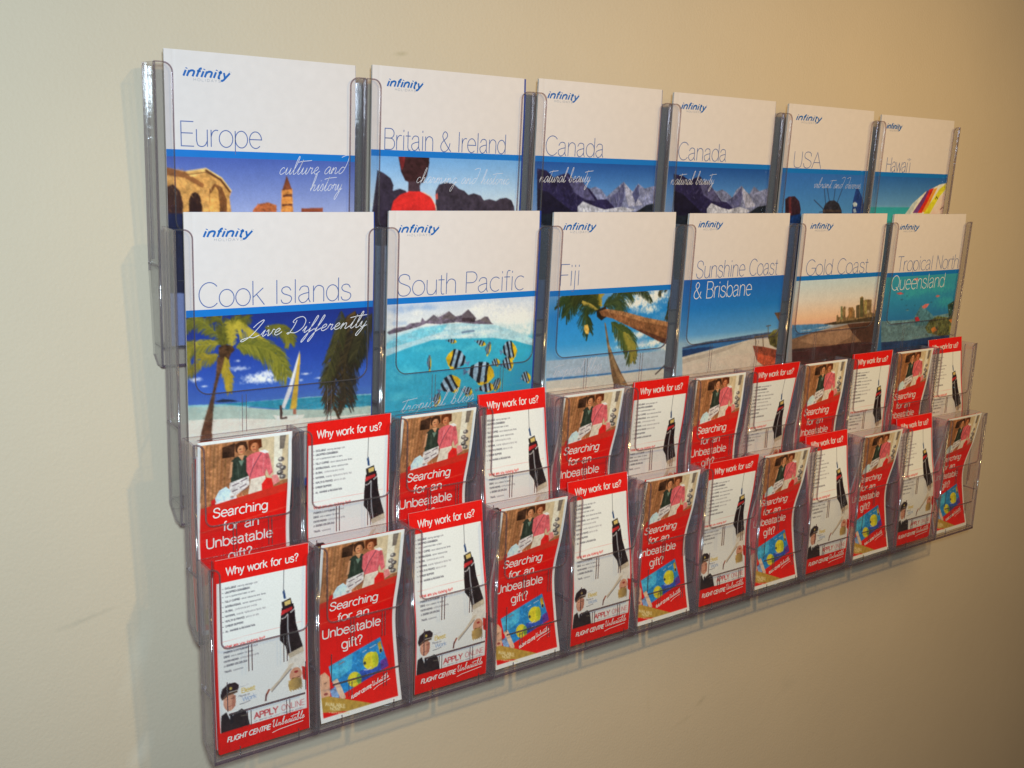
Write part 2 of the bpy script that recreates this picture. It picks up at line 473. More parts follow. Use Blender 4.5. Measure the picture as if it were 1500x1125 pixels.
# ------------------------------------------------------------------ printing press: pictures as colours on a fine grid
class Canvas:
    def __init__(s, u0, v0, w, h, ppm, seed, base=(255, 255, 255)):
        s.u0, s.v0, s.ppm = u0, v0, ppm
        s.vmap = None
        s.W, s.H = int(w * ppm), int(h * ppm)
        s.a = np.empty((s.H, s.W, 3))
        s.a[:] = base
        s.r = np.random.RandomState(seed)
        s.noise = s.field(.8) * .3 + s.field(1.6) * .45 + s.field(3.5) * .5 + s.field(9) * .4

    def field(s, cell):
        n = max(2, int(s.H / s.ppm / cell) + 2)
        m = max(2, int(s.W / s.ppm / cell) + 2)
        g = s.r.uniform(-1, 1, (n, m))
        y = np.linspace(0, n - 1.001, s.H); x = np.linspace(0, m - 1.001, s.W)
        iy = y.astype(int); ix = x.astype(int)
        fy = (y - iy)[:, None]; fx = (x - ix)[None]
        fy = fy * fy * (3 - 2 * fy); fx = fx * fx * (3 - 2 * fx)
        return (g[iy][:, ix] * (1 - fy) * (1 - fx) + g[iy + 1][:, ix] * fy * (1 - fx)
                + g[iy][:, ix + 1] * (1 - fy) * fx + g[iy + 1][:, ix + 1] * fy * fx)

    def px(s, pts):
        p = np.array(pts, float)
        if s.vmap:
            p[:, 1] = np.interp(p[:, 1], *s.vmap)
        return (p - (s.u0, s.v0)) * s.ppm

    def win(s, x0, x1, y0, y1):
        x0 = max(0, int(x0)); y0 = max(0, int(y0)); x1 = min(s.W, int(x1) + 2); y1 = min(s.H, int(y1) + 2)
        if x1 <= x0 or y1 <= y0:
            return None
        Y, X_ = np.mgrid[y0:y1, x0:x1]
        return (slice(y0, y1), slice(x0, x1)), X_ + .5, Y + .5

    def put(s, sl, mask, col, tex):
        c = np.asarray(col, float)
        k = (1 + tex * s.noise[sl])[..., None]
        m = np.asarray(mask, float)[..., None]
        s.a[sl] = s.a[sl] * (1 - m) + np.clip(c * k, 0, 255) * m

    def grad(s, stops, tex=.03):
        v = s.v0 + (np.arange(s.H) + .5) / s.ppm
        vs = [k[0] for k in stops]
        col = np.stack([np.interp(v, vs, [k[1][i] for k in stops]) for i in range(3)], 1)
        s.a[:] = col[:, None] * (1 + tex * s.noise[..., None])

    def poly(s, col, pts, tex=.0):
        p = s.px(pts)
        w = s.win(p[:, 0].min(), p[:, 0].max(), p[:, 1].min(), p[:, 1].max())
        if w is None:
            return
        sl, X_, Y = w
        m = np.zeros(X_.shape, bool)
        for (xa, ya), (xb, yb) in zip(p, np.roll(p, -1, 0)):
            if ya == yb:
                continue
            m ^= ((ya > Y) != (yb > Y)) & (X_ < (xb - xa) * (Y - ya) / (yb - ya) + xa)
        s.put(sl, m, col, tex)

    def line(s, col, w, pts, tex=.05, alpha=1.0):
        p = s.px(pts)
        r = w * s.ppm / 2
        for a, b in zip(p[:-1], p[1:]):
            k = s.win(min(a[0], b[0]) - r - 1, max(a[0], b[0]) + r + 1, min(a[1], b[1]) - r - 1, max(a[1], b[1]) + r + 1)
            if k is None:
                continue
            sl, X_, Y = k
            d = b - a
            l2 = max(1e-9, d @ d)
            t = np.clip(((X_ - a[0]) * d[0] + (Y - a[1]) * d[1]) / l2, 0, 1)
            dist = np.hypot(X_ - a[0] - t * d[0], Y - a[1] - t * d[1])
            s.put(sl, np.clip(r - dist + .5, 0, 1) * alpha, col, tex)

    def ell(s, col, u, v, ru, rv, tex=.05):
        a = np.radians(np.arange(0, 360, 12))
        s.poly(col, np.stack([u + ru * np.cos(a), v + rv * np.sin(a)], 1), tex)

    def blob(s, col, u, v, ru, rv, alpha):
        (x, y) = s.px([(u, v)])[0]
        rx, ry = max(ru * s.ppm, .8), max(rv * s.ppm, .8)
        w = s.win(x - 1.6 * rx, x + 1.6 * rx, y - 1.6 * ry, y + 1.6 * ry)
        if w is None:
            return
        sl, X_, Y = w
        d = np.hypot((X_ - x) / rx, (Y - y) / ry)
        s.put(sl, np.clip((1.05 - d + .55 * s.noise[sl]) * 1.05, 0, 1) * alpha, col, .03)

    def frond(s, c1, c2, pts, length, width, droop):
        sp = crv(pts, 14)
        n = len(sp)
        c1 = np.asarray(c1, float); c2 = np.asarray(c2, float)
        step = np.linalg.norm(np.diff(sp, axis=0), axis=1).sum()
        cnt = int(min(150, max(24, step * 2.6)))
        gap = s.r.uniform(0, 6.28)
        for lay, (wk, lo, hi) in enumerate(((.75, 0, .4), (.5, .2, 1.0))):
            for i in range(cnt):
                t = i / (cnt - 1)
                k = t * (n - 1)
                j = min(int(k), n - 2)
                p = sp[j] + (sp[j + 1] - sp[j]) * (k - j)
                d = sp[j + 1] - sp[j]
                d = d / (np.linalg.norm(d) + 1e-9)
                for sg in (1, -1):
                    if s.r.uniform() < .42 + .25 * math.sin(11 * t + gap + 2 * sg):
                        continue
                    nrm = np.array([-d[1], d[0]]) * sg
                    L = length * (.35 + .65 * math.sin(math.pi * min(1, .15 + .8 * t))) * s.r.uniform(.55, 1.2)
                    a = nrm * s.r.uniform(.45, .85) + d * .75
                    a = a / np.linalg.norm(a)
                    e1 = p + a * L * .5
                    e2 = e1 + (a * .6 + np.array([0, .55 * droop])) * L * .5
                    f = lo + (hi - lo) * s.r.uniform(0, 1) ** 1.2
                    s.line(c1 + (c2 - c1) * f * (1 if sg > 0 else .75), width * wk * s.r.uniform(.6, 1.1), [p, e1, e2])
        s.line(c2 * .85, width * .6, sp)

    def rubble(s, c1, c2, pts, n, length, ang, spread=.35, w=.7, alpha=.55):
        """n short strokes inside an outline: rock, bark, ripples"""
        p = np.asarray(pts, float)
        lo, hi = p.min(0), p.max(0)
        c1 = np.asarray(c1, float); c2 = np.asarray(c2, float)
        for _ in range(n * 4):
            if n <= 0:
                break
            q = s.r.uniform(lo, hi)
            ins = False
            for (xa, ya), (xb, yb) in zip(p, np.roll(p, -1, 0)):
                if (ya > q[1]) != (yb > q[1]) and q[0] < (xb - xa) * (q[1] - ya) / (yb - ya) + xa:
                    ins = not ins
            if not ins:
                continue
            n -= 1
            a = ang * (1 if s.r.uniform() < .7 else -1) + s.r.uniform(-spread, spread)
            d = np.array([math.cos(a), math.sin(a)]) * length * s.r.uniform(.3, 1.0) / 2
            f = s.r.uniform()
            s.line(c1 + (c2 - c1) * f, w * s.r.uniform(.5, 1.3), [q - d, q + d], .1, alpha * s.r.uniform(.4, 1))

    def strokes(s, col, w, sts, alpha=1.0):
        for p in sts:
            s.line(col, w, p, 0, alpha)

    def soften(s, k=1):
        for _ in range(k):
            a = np.pad(s.a, ((1, 1), (1, 1), (0, 0)), 'edge')
            a = (a[:-2] + 2 * a[1:-1] + a[2:]) / 4
            s.a = (a[:, :-2] + 2 * a[:, 1:-1] + a[:, 2:]) / 4

    def sample(s, U, V):
        x = np.clip((U - s.u0) * s.ppm - .5, 0, s.W - 1.001); y = np.clip((V - s.v0) * s.ppm - .5, 0, s.H - 1.001)
        ix = x.astype(int); iy = y.astype(int)
        fx = (x - ix)[..., None]; fy = (y - iy)[..., None]
        a = s.a
        return (a[iy, ix] * (1 - fx) * (1 - fy) + a[iy, ix + 1] * fx * (1 - fy) + a[iy + 1, ix] * (1 - fx) * fy + a[iy + 1, ix + 1] * fx * fy)

    def run(s, ops):
        for op in ops:
            k = op[0]
            if k == 'g':
                s.grad(op[1])
            elif k == 'p':
                s.poly(op[1], op[2], op[3])
            elif k == 'l':
                s.line(op[1], op[2], op[3])
            elif k == 'f':
                s.frond(*op[1:])
            elif k == 'r':
                s.rubble(*op[1:])
            elif k == 'c':
                for b in op[2]:
                    s.blob(op[1], *b, op[3])


def grid_mesh(name, us, vs, fmap, mat, h=0.0, canvas=None, gain=PRINT_GAIN):
    """a sheet over the (u, v) grid, mapped into space; colours come from a canvas"""
    U, V = np.meshgrid(us, vs)
    P = fmap(U, V, h)
    P = np.stack([np.broadcast_to(c, U.shape) for c in P], -1).reshape(-1, 3)
    nu, nv = len(us), len(vs)
    i = np.arange(nu * nv).reshape(nv, nu)
    q = np.stack([i[:-1, :-1], i[1:, :-1], i[1:, 1:], i[:-1, 1:]], -1).reshape(-1, 4)
    me = bpy.data.meshes.new(name)
    me.vertices.add(len(P)); me.vertices.foreach_set('co', P.ravel().astype(np.float32))
    me.loops.add(q.size); me.loops.foreach_set('vertex_index', q.ravel().astype(np.int32))
    me.polygons.add(len(q)); me.polygons.foreach_set('loop_start', (np.arange(len(q)) * 4).astype(np.int32))
    me.polygons.foreach_set('use_smooth', np.ones(len(q), bool))
    me.materials.append(mat)
    if canvas is not None:
        c = canvas.sample(U, V).reshape(-1, 3)
        c = np.concatenate([lin(c, gain), np.ones((len(c), 1))], 1)
        at = me.color_attributes.new('print', 'FLOAT_COLOR', 'POINT')
        at.data.foreach_set('color', c.ravel().astype(np.float32))
    me.update(calc_edges=True)
    me.validate()
    return me


def slab_mesh(name, us, vs, fmap, mat, h0, h1):
    """closed bent sheet between heights h0 (front) and h1 (back)"""
    U, V = np.meshgrid(us, vs)
    nu, nv = len(us), len(vs)
    Vt = []
    for h in (h0, h1):
        P = fmap(U, V, h)
        Vt.append(np.stack([np.broadcast_to(c, U.shape) for c in P], -1).reshape(-1, 3))
    Vt = np.vstack(Vt)
    i = np.arange(nu * nv).reshape(nv, nu)
    k = nu * nv
    F = np.stack([i[:-1, :-1], i[1:, :-1], i[1:, 1:], i[:-1, 1:]], -1).reshape(-1, 4).tolist()
    F += np.stack([i[:-1, :-1], i[:-1, 1:], i[1:, 1:], i[1:, :-1]], -1).reshape(-1, 4).__add__(k).tolist()
    ring = list(i[0, :]) + list(i[1:, -1]) + list(i[-1, -2::-1]) + list(i[-2:0:-1, 0])
    for a, b in zip(ring, ring[1:] + ring[:1]):
        F.append([int(a), int(b), int(b) + k, int(a) + k])
    me = bpy.data.meshes.new(name)
    me.from_pydata(Vt.tolist(), [], F)
    me.materials.append(mat)
    me.update()
    return me


ART = {
 'europe': [
  ('g',[(95.7,(62,84,165)),(155.5,(150,160,208))]),
  ('p',(214,152,84),[(-2.3,113.1),(18.4,116.9),(39.7,113.5),(55.8,122.5),(66.3,136.0),(63.8,142.2),(66.3,162.7),(60.0,205.8),(-4.9,204.1)],0.25),
  ('p',(150,92,52),[(-2.3,113.1),(18.3,117.7),(37.6,129.4),(35.7,133.3),(18.2,123.7),(-2.5,120.7)],0.2),
  ('p',(232,176,104),[(20.1,117.7),(39.7,113.5),(55.8,122.5),(53.9,125.7),(39.6,118.1),(23.5,122.7)],0.2),
  ('p',(60,34,30),[(-2.9,133.4),(5.8,129.9),(12.6,136.6),(15.5,148.7),(14.5,169.5),(-3.9,169.4)],0.2),
  ('p',(48,28,26),[(21.6,145.2),(24.0,139.1),(28.5,137.3),(32.9,140.8),(35.0,152.1),(34.1,169.6),(21.0,169.5)],0.2),
  ('p',(120,72,40),[(42.9,134.6),(48.4,128.4),(55.7,131.8),(61.0,144.9),(61.0,169.8),(42.2,169.7)],0.25),
  ('p',(226,160,84),[(43.1,139.8),(49.3,131.8),(51.9,135.3),(53.5,152.0),(52.3,169.7),(42.6,169.7)],0.2),
  ('r',(246,204,130),(140,88,48),[(-1.5,114.8),(39.7,114.7),(55.8,123.9),(64.8,136.0),(62.7,152.0),(60.7,162.7),(-2.8,162.5)],110,5,1.3,0.5,0.7,0.6),
  ('r',(170,110,60),(110,68,40),[(-1.5,113.9),(20.1,117.7),(37.6,129.4),(35.7,132.9),(18.2,123.7),(-1.6,120.2)],40,6,0.35,0.2,0.5,0.6),
  ('l',(120,76,44),1.0,[(20.0,120.2),(39.6,117.3),(53.9,124.8)]),
  ('l',(246,206,132),0.9,[(20.1,117.0),(39.7,113.6),(55.8,122.7),(65.9,135.7)]),
  ('l',(96,58,36),2.0,[(39.7,115.5),(54.9,124.8),(64.4,136.9)]),
  ('p',(196,104,60),[(89.3,155.2),(94.7,149.2),(106.3,147.3),(115.7,150.4),(115.0,162.8),(89.3,162.7)],0.3),
  ('p',(150,74,48),[(143.9,153.6),(169.4,152.8),(169.5,163.0),(143.9,162.9)],0.2),
  ('p',(210,132,66),[(121.6,133.6),(133.4,132.5),(134.8,162.9),(120.3,162.8)],0.3),
  ('p',(118,62,40),[(122.0,134.5),(127.1,119.0),(133.0,133.4)],0.3),
  ('p',(96,52,38),[(122.8,139.0),(133.0,138.2),(133.0,141.1),(122.7,141.6)],0.2),
  ('p',(96,52,38),[(121.9,149.1),(133.8,148.5),(133.8,150.7),(121.9,151.1)],0.2),
  ('r',(240,180,100),(120,64,40),[(121.6,133.6),(133.4,132.5),(134.8,162.9),(120.3,162.8)],50,3,0,0.3,0.6,0.7),
  ('r',(226,150,90),(110,56,40),[(89.3,155.2),(94.7,149.2),(106.3,147.3),(115.7,150.4),(115.0,162.8),(89.3,162.7)],40,4,0.2,0.3,0.6,0.7),
  ('p',(30,34,66),[(-12.2,159.0),(208.5,159.2),(209.9,249.1),(-14.6,238.9)],0.2),
 ],
 'britain': [
  ('g',[(97.1,(108,160,218)),(151.0,(196,212,232))]),
  ('p',(52,44,60),[(8.4,113.4),(16.3,116.3),(25.3,122.2),(29.0,129.8),(28.2,135.9),(37.1,133.5),(45.2,135.7),(48.1,141.9),(47.9,198.5),(-2.1,197.6)],0.25),
  ('p',(60,52,66),[(86.2,199.2),(85.1,135.3),(89.2,128.1),(98.5,125.3),(109.1,126.7),(117.0,132.5),(124.9,134.8),(130.9,139.6),(138.7,137.6),(148.7,140.2),(154.0,145.9),(161.9,144.2),(172.2,146.6),(177.2,143.8),(187.3,142.4),(195.8,145.6),(200.5,154.0),(205.4,201.4)],0.25),
  ('p',(58,34,38),[(34.0,95.4),(74.9,94.1),(75.3,104.1),(72.6,118.2),(67.7,126.1),(56.8,128.6),(44.0,124.2),(38.4,114.3)],0.3),
  ('p',(120,40,44),[(34.0,95.4),(43.6,95.1),(42.1,108.1),(39.2,112.7)],0.3),
  ('p',(70,52,62),[(48.0,124.9),(65.8,124.6),(63.3,130.1),(64.4,137.1),(48.0,137.2)],0.2),
  ('p',(214,46,44),[(25.7,160.6),(29.4,147.5),(37.3,140.5),(49.8,136.1),(64.4,136.3),(76.6,140.9),(84.4,149.5),(86.1,160.6),(89.0,199.2),(25.3,198.1)],0.12),
  ('l',(226,196,180),1.2,[(68.1,137.0),(79.4,142.4),(85.8,152.7),(87.8,167.0)]),
  ('p',(200,90,84),[(84.6,140.0),(87.7,137.6),(88.5,144.7),(85.5,145.5)],0.1),
 ],
 'canada_a': [
  ('g',[(95.9,(28,74,150)),(131.2,(78,130,198)),(162.1,(120,150,200))]),
  ('p',(122,128,168),[(65.3,145.8),(82.2,129.4),(90.1,131.6),(100.7,129.1),(110.3,132.5),(120.6,141.9),(135.5,131.0),(149.1,121.8),(158.1,130.7),(166.6,134.3),(175.4,123.8),(187.7,130.4),(204.1,126.7),(213.0,130.0),(224.7,127.4),(230.5,179.6),(67.9,178.5)],0.35),
  ('p',(84,86,130),[(117.8,145.5),(139.2,135.8),(149.1,122.3),(152.5,140.4),(147.4,154.9),(122.0,157.3)],0.3),
  ('p',(160,162,190),[(150.2,123.2),(165.0,134.3),(186.7,152.3),(160.4,154.8),(154.1,140.4)],0.3),
  ('r',(204,206,226),(58,60,104),[(117.8,145.5),(135.5,131.0),(149.2,122.5),(165.0,134.3),(175.5,124.5),(187.8,130.9),(204.2,127.7),(218.1,130.0),(221.4,159.6),(122.1,158.5)],170,7,1.05,0.3,0.7,0.75),
  ('p',(76,80,124),[(165.3,137.9),(175.5,124.5),(178.7,140.2),(173.1,149.9)],0.3),
  ('p',(38,34,70),[(3.9,108.1),(18.4,110.0),(30.6,118.8),(44.9,114.0),(53.7,112.6),(63.3,120.5),(73.7,118.0),(83.7,129.4),(90.1,131.6),(105.2,145.6),(120.9,145.4),(134.5,154.9),(149.7,179.1),(8.6,178.1)],0.3),
  ('p',(80,78,118),[(51.0,116.1),(63.5,122.8),(75.3,119.1),(88.7,134.0),(102.3,147.9),(83.6,145.7),(64.6,136.6)],0.35),
  ('r',(120,116,156),(24,22,46),[(18.7,114.5),(53.8,113.8),(72.3,119.2),(101.3,136.2),(134.5,154.9),(66.4,159.8),(12.2,146.2)],110,7,0.95,0.4,0.8,0.6),
  ('p',(26,24,44),[(5.6,132.7),(23.2,137.0),(41.6,148.3),(66.6,162.1),(67.9,178.5),(8.6,178.1)],0.25),
  ('p',(176,178,198),[(72.1,155.1),(80.7,148.1),(102.9,155.0),(118.9,158.5),(147.4,154.9),(174.0,158.4),(161.3,163.3),(72.8,163.3)],0.35),
  ('p',(30,36,48),[(174.3,162.1),(193.4,152.3),(226.9,147.2),(239.1,256.2),(13.3,247.7),(7.7,164.4)],0.25),
 ],
 'canada_b': [
  ('g',[(95.4,(28,74,150)),(131.7,(78,130,198)),(163.3,(120,150,200))]),
  ('p',(122,128,168),[(80.2,147.8),(90.6,128.4),(98.4,130.9),(109.3,128.2),(119.2,132.0),(131.7,139.7),(137.9,129.2),(149.3,122.2),(159.4,130.2),(167.8,134.1),(176.0,122.9),(189.0,129.9),(204.4,125.7),(220.9,126.8),(229.2,179.7),(84.2,178.7)],0.35),
  ('p',(84,86,130),[(121.0,144.9),(140.6,134.4),(149.4,122.7),(153.3,139.5),(149.4,155.3),(126.6,158.0)],0.3),
  ('p',(160,162,190),[(150.7,123.8),(165.1,134.1),(184.2,151.2),(163.0,155.3),(154.9,139.5)],0.3),
  ('r',(204,206,226),(58,60,104),[(121.0,144.9),(138.0,129.7),(149.4,122.7),(166.7,134.6),(176.1,123.4),(193.0,129.8),(216.8,126.9),(221.7,157.9),(126.6,158.0)],170,7,1.05,0.3,0.7,0.75),
  ('p',(38,34,70),[(11.0,108.4),(28.7,110.5),(41.8,116.5),(53.9,112.5),(62.6,110.4),(70.9,118.5),(79.7,115.9),(90.6,128.4),(109.6,145.0),(121.2,146.3),(135.8,155.4),(148.8,179.2),(19.0,178.3)],0.3),
  ('p',(80,78,118),[(59.3,112.4),(69.4,121.1),(79.9,117.1),(94.8,132.2),(107.9,146.3),(90.9,145.1),(71.4,136.3)],0.35),
  ('r',(120,116,156),(24,22,46),[(22.0,113.1),(60.9,111.1),(79.9,117.1),(109.6,145.0),(137.7,155.3),(74.5,160.6),(18.8,145.6)],110,7,0.95,0.4,0.8,0.6),
  ('p',(26,24,44),[(13.5,130.6),(31.7,135.4),(51.0,147.9),(74.8,163.2),(76.8,178.7),(19.0,178.3)],0.25),
  ('p',(176,178,198),[(81.2,155.5),(89.4,147.7),(110.9,154.1),(126.4,156.7),(149.0,152.7),(173.3,157.9),(162.2,163.3),(82.2,163.2)],0.35),
  ('p',(30,36,48),[(169.9,161.9),(188.4,152.6),(224.3,148.4),(242.4,263.4),(27.9,255.4),(17.6,165.6)],0.25),
 ],
 'usa': [
  ('g',[(98.7,(48,104,190)),(161.9,(78,140,206))]),
  ('p',(52,34,46),[(12.8,139.9),(20.5,135.9),(33.9,135.4),(45.5,143.0),(51.0,155.2),(50.2,170.7),(24.9,172.9),(17.1,166.2)],0.35),
  ('p',(24,52,110),[(20.4,166.2),(52.1,161.8),(56.5,177.5),(23.3,183.9)],0.3),
  ('p',(90,44,50),[(20.6,136.6),(25.6,135.9),(30.9,164.0),(25.1,164.0)],0.3),
  ('p',(44,44,56),[(104.0,157.3),(107.5,147.1),(117.2,141.4),(129.8,140.9),(141.7,145.8),(151.0,156.2),(160.2,194.5),(110.6,193.9)],0.35),
  ('l',(44,60,96),1.4,[(109.5,148.3),(101.4,123.5)]),
  ('l',(44,60,96),1.4,[(117.4,142.6),(108.1,121.2)]),
  ('l',(44,60,96),1.4,[(137.6,143.6),(146.5,123.0)]),
  ('l',(44,60,96),1.4,[(105.4,155.1),(79.7,140.5)]),
  ('l',(44,60,96),1.2,[(106.0,158.5),(95.5,159.6)]),
  ('l',(44,60,96),1.4,[(128.0,140.9),(128.3,123.2)]),
  ('p',(34,60,130),[(178.9,159.6),(177.9,141.0),(181.8,122.5),(187.2,121.3),(201.6,136.2),(216.0,159.6),(225.2,195.2),(184.7,194.8)],0.2),
  ('p',(180,196,214),[(177.7,145.7),(183.2,142.9),(190.2,145.6),(189.2,150.3),(181.7,150.8)],0.2),
  ('p',(150,170,200),[(180.7,155.0),(186.7,153.1),(191.0,159.6),(183.7,160.8)],0.2),
  ('p',(70,60,60),[(103.6,155.1),(151.0,156.2),(149.8,159.6),(104.4,159.6)],0.3),
 ],
 'hawaii': [
  ('g',[(95.8,(40,96,176)),(143.5,(96,150,204)),(146.4,(110,160,206)),(147.9,(50,160,176)),(216.9,(90,196,190))]),
  ('p',(226,222,214),[(95.6,158.1),(112.6,140.9),(146.0,121.0),(186.3,108.1),(224.8,102.5),(254.8,220.4),(83.9,216.9)],0.08),
  ('p',(190,200,206),[(95.6,158.1),(112.6,140.9),(131.3,131.0),(121.5,143.3),(112.3,158.1)],0.1),
  ('p',(112,64,132),[(116.2,156.8),(133.1,138.3),(150.0,119.7),(159.9,115.9),(145.8,138.3),(133.1,156.8)],0.15),
  ('p',(206,48,40),[(131.0,156.8),(147.4,135.8),(157.8,116.4),(170.4,114.5),(155.0,140.7),(143.8,156.8)],0.15),
  ('p',(232,150,56),[(143.5,155.6),(158.1,135.7),(170.7,115.8),(180.9,113.2),(163.6,140.7),(154.3,155.6)],0.15),
  ('p',(214,208,50),[(148.4,158.1),(167.4,138.1),(188.1,115.5),(209.6,104.0),(224.8,102.5),(191.2,128.0),(167.8,158.1)],0.12),
  ('p',(242,204,196),[(170.0,158.1),(191.5,129.2),(226.1,107.5),(254.8,220.4),(184.7,219.0)],0.06),
  ('l',(60,50,44),1.5,[(179.2,133.1),(181.6,128.6),(186.1,132.5)]),
  ('l',(120,96,90),2,[(198.9,150.6),(205.5,146.8),(214.5,150.5)]),
 ],
 'cook': [
  ('g',[(106.1,(32,48,124)),(148.3,(40,66,158)),(192.6,(66,104,190)),(195.9,(70,110,190))]),
  ('c',(238,236,242),[(7.9,167.6,7.0,3.1),(55.2,159.8,10.3,3.5),(69.9,171.6,19.6,5.0),(83.4,168.9,13.7,5.9),(94.0,175.1,13.9,4.7),(75.8,174.8,22.9,3.2),(16.8,175.1,3.4,1.2),(126.8,172.1,7.9,1.9),(52.4,151.6,4.4,2.0),(122.8,178.6,3.2,1.5),(142.8,178.2,4.8,1.2)],0.9),
  ('p',(150,200,206),[(-10.7,192.6),(31.4,195.4),(81.7,196.9),(138.1,198.5),(215.2,203.3),(215.3,208.9),(138.1,205.2),(81.7,202.8),(-10.8,197.5)],0.1),
  ('p',(44,140,170),[(31.4,195.4),(81.7,197.2),(138.1,199.4),(215.2,204.4),(215.5,218.5),(154.4,214.8),(100.1,208.6),(60.6,200.5)],0.12),
  ('p',(178,196,186),[(-10.8,194.7),(45.9,198.9),(90.8,207.6),(154.4,214.8),(215.5,216.9),(216.2,254.1),(-11.5,224.6)],0.08),
  ('p',(232,226,214),[(-11.1,208.2),(45.7,212.5),(106.3,220.3),(215.7,226.5),(217.2,303.4),(-12.6,267.9)],0.05),
  ('r',(246,242,232),(200,192,176),[(-11.1,209.6),(106.3,221.5),(215.7,228.1),(216.6,270.4),(-11.9,238.9)],120,10,-0.05,0.15,0.8,0.4),
  ('r',(200,226,226),(60,150,180),[(-10.7,193.3),(81.7,197.9),(215.2,204.9),(215.6,221.7),(90.8,206.1),(-10.9,201.8)],150,12,-0.05,0.1,0.6,0.4),
  ('p',(34,44,70),[(27.2,192.0),(35.9,190.5),(46.0,192.3),(53.3,194.8),(31.5,193.6)],0.2),
  ('f',(86,84,30),(150,144,52),[(36.8,133.9),(28.5,119.3),(12.0,107.1),(-3.2,113.0)],14,1.0,1),
  ('f',(96,92,34),(190,170,56),[(32.5,132.2),(18.4,132.6),(1.7,135.5),(-4.3,157.3)],16,1.0,1),
  ('f',(66,64,28),(130,124,44),[(36.7,135.4),(37.0,121.2),(35.7,108.5),(24.6,102.3)],14,1.0,1),
  ('f',(66,64,28),(124,120,40),[(38.2,134.0),(44.2,118.9),(51.5,109.5),(64.6,107.4)],13,1.0,1),
  ('f',(150,136,44),(206,180,66),[(46.8,136.1),(47.0,120.5),(50.0,113.6),(65.9,124.6),(82.1,134.4)],14,1.0,1),
  ('f',(90,90,34),(176,164,60),[(51.1,137.9),(70.2,136.5),(91.1,148.3),(106.4,173.3)],22,1.1,1),
  ('f',(80,84,34),(160,150,54),[(51.1,136.4),(65.8,136.1),(89.6,145.2),(104.9,164.2)],16,1.0,1),
  ('f',(80,80,30),(150,140,50),[(82.2,118.5),(97.3,121.0),(106.5,127.4),(109.5,136.5)],14,1.0,1),
  ('f',(128,110,36),(206,172,58),[(39.5,141.3),(39.3,155.5),(42.0,167.2),(43.2,183.3)],9,1.0,1),
  ('f',(104,96,34),(176,150,50),[(32.3,143.5),(23.8,145.7),(15.3,146.4),(-0.3,163.3)],11,0.9,1),
  ('p',(92,62,44),[(30.9,146.2),(39.5,144.1),(36.4,155.3),(31.9,169.2),(28.1,183.2),(25.9,200.3),(23.8,223.3),(24.2,238.0),(10.6,236.2),(13.1,221.9),(17.6,206.6),(24.4,185.7),(29.1,166.0)],0.35),
  ('r',(140,104,78),(54,34,28),[(31.6,146.3),(38.7,144.8),(31.9,169.2),(25.9,200.3),(23.8,223.3),(24.2,238.0),(11.3,236.3),(17.6,206.6),(24.4,185.7),(29.1,166.0)],150,5,0.15,0.3,0.5,0.6),
  ('p',(74,50,34),[(32.5,135.7),(38.9,133.4),(46.8,135.4),(49.3,139.9),(45.2,143.8),(42.5,150.1),(38.7,145.5),(34.8,149.4),(32.3,143.5)],0.45),
  ('f',(36,30,26),(104,78,44),[(186.3,107.1),(176.7,133.8),(163.9,172.5),(161.0,215.5)],30,1.5,1),
  ('f',(30,28,26),(80,66,42),[(196.3,109.2),(181.7,140.2),(173.9,173.4),(176.0,210.9)],30,1.3,1),
  ('f',(40,40,28),(96,90,50),[(169.8,106.2),(166.8,131.6),(157.3,161.2),(149.3,186.5)],16,1.0,1),
  ('f',(30,30,26),(76,70,44),[(209.9,109.9),(200.0,126.2),(191.9,145.6),(187.1,163.7)],20,1.0,1),
  ('p',(224,220,224),[(120.9,145.9),(117.3,165.3),(111.8,188.8),(103.2,209.0),(100.1,205.6),(109.5,181.0),(117.3,156.3)],0.06),
  ('p',(206,166,62),[(120.9,145.9),(121.5,156.7),(118.9,189.5),(117.3,209.1),(109.5,209.7),(114.2,183.0),(118.1,160.9)],0.12),
  ('p',(238,232,222),[(90.0,213.5),(100.1,215.9),(126.9,217.5),(124.5,220.9),(112.6,221.6),(93.9,218.8)],0.05),
  ('p',(70,50,46),[(97.8,203.9),(100.4,203.9),(101.3,213.3),(100.1,219.2),(98.2,219.0)],0.3),
  ('p',(160,100,80),[(113.4,209.4),(117.0,209.3),(117.0,215.9),(113.4,215.5)],0.3),
  ('p',(60,44,42),[(99.3,217.9),(106.3,217.2),(106.3,219.4),(99.3,219.7)],0.2),
 ],
 'pacific': [
  ('g',[(104.9,(196,204,224)),(129.6,(226,226,228)),(150.4,(150,200,216)),(153.2,(76,176,206)),(206.8,(44,154,194)),(249.9,(36,140,186))]),
  ('c',(132,160,206),[(10.2,110.8,13.4,6.6),(29.5,109.2,18.3,5.3),(53.9,109.2,14.0,4.0),(16.5,125.7,13.6,3.9)],0.6),
  ('c',(236,232,230),[(3.0,117.0,8.9,7.8),(38.8,115.1,9.2,5.3),(134.2,114.9,33.9,9.8),(177.3,127.1,35.4,17.2),(187.2,146.4,28.6,10.1)],0.7),
  ('p',(170,206,220),[(-5.1,146.6),(9.5,139.8),(39.3,132.4),(78.1,129.8),(110.3,131.2),(148.7,136.0),(178.4,145.8),(218.5,161.7),(219.1,170.5),(179.1,157.3),(146.1,151.4),(94.8,148.5),(59.9,147.3),(24.9,155.5),(-4.7,163.9)],0.12),
  ('p',(120,196,220),[(-5.0,149.3),(16.9,140.3),(47.0,132.9),(79.7,131.0),(73.7,138.8),(47.4,145.1),(17.2,150.9),(-4.9,155.9)],0.15),
  ('c',(228,230,234),[(70.7,144.0,22.4,2.2),(102.4,136.5,26.3,2.8),(135.6,142.9,25.5,3.1),(112.6,146.2,33.4,2.0)],0.7),
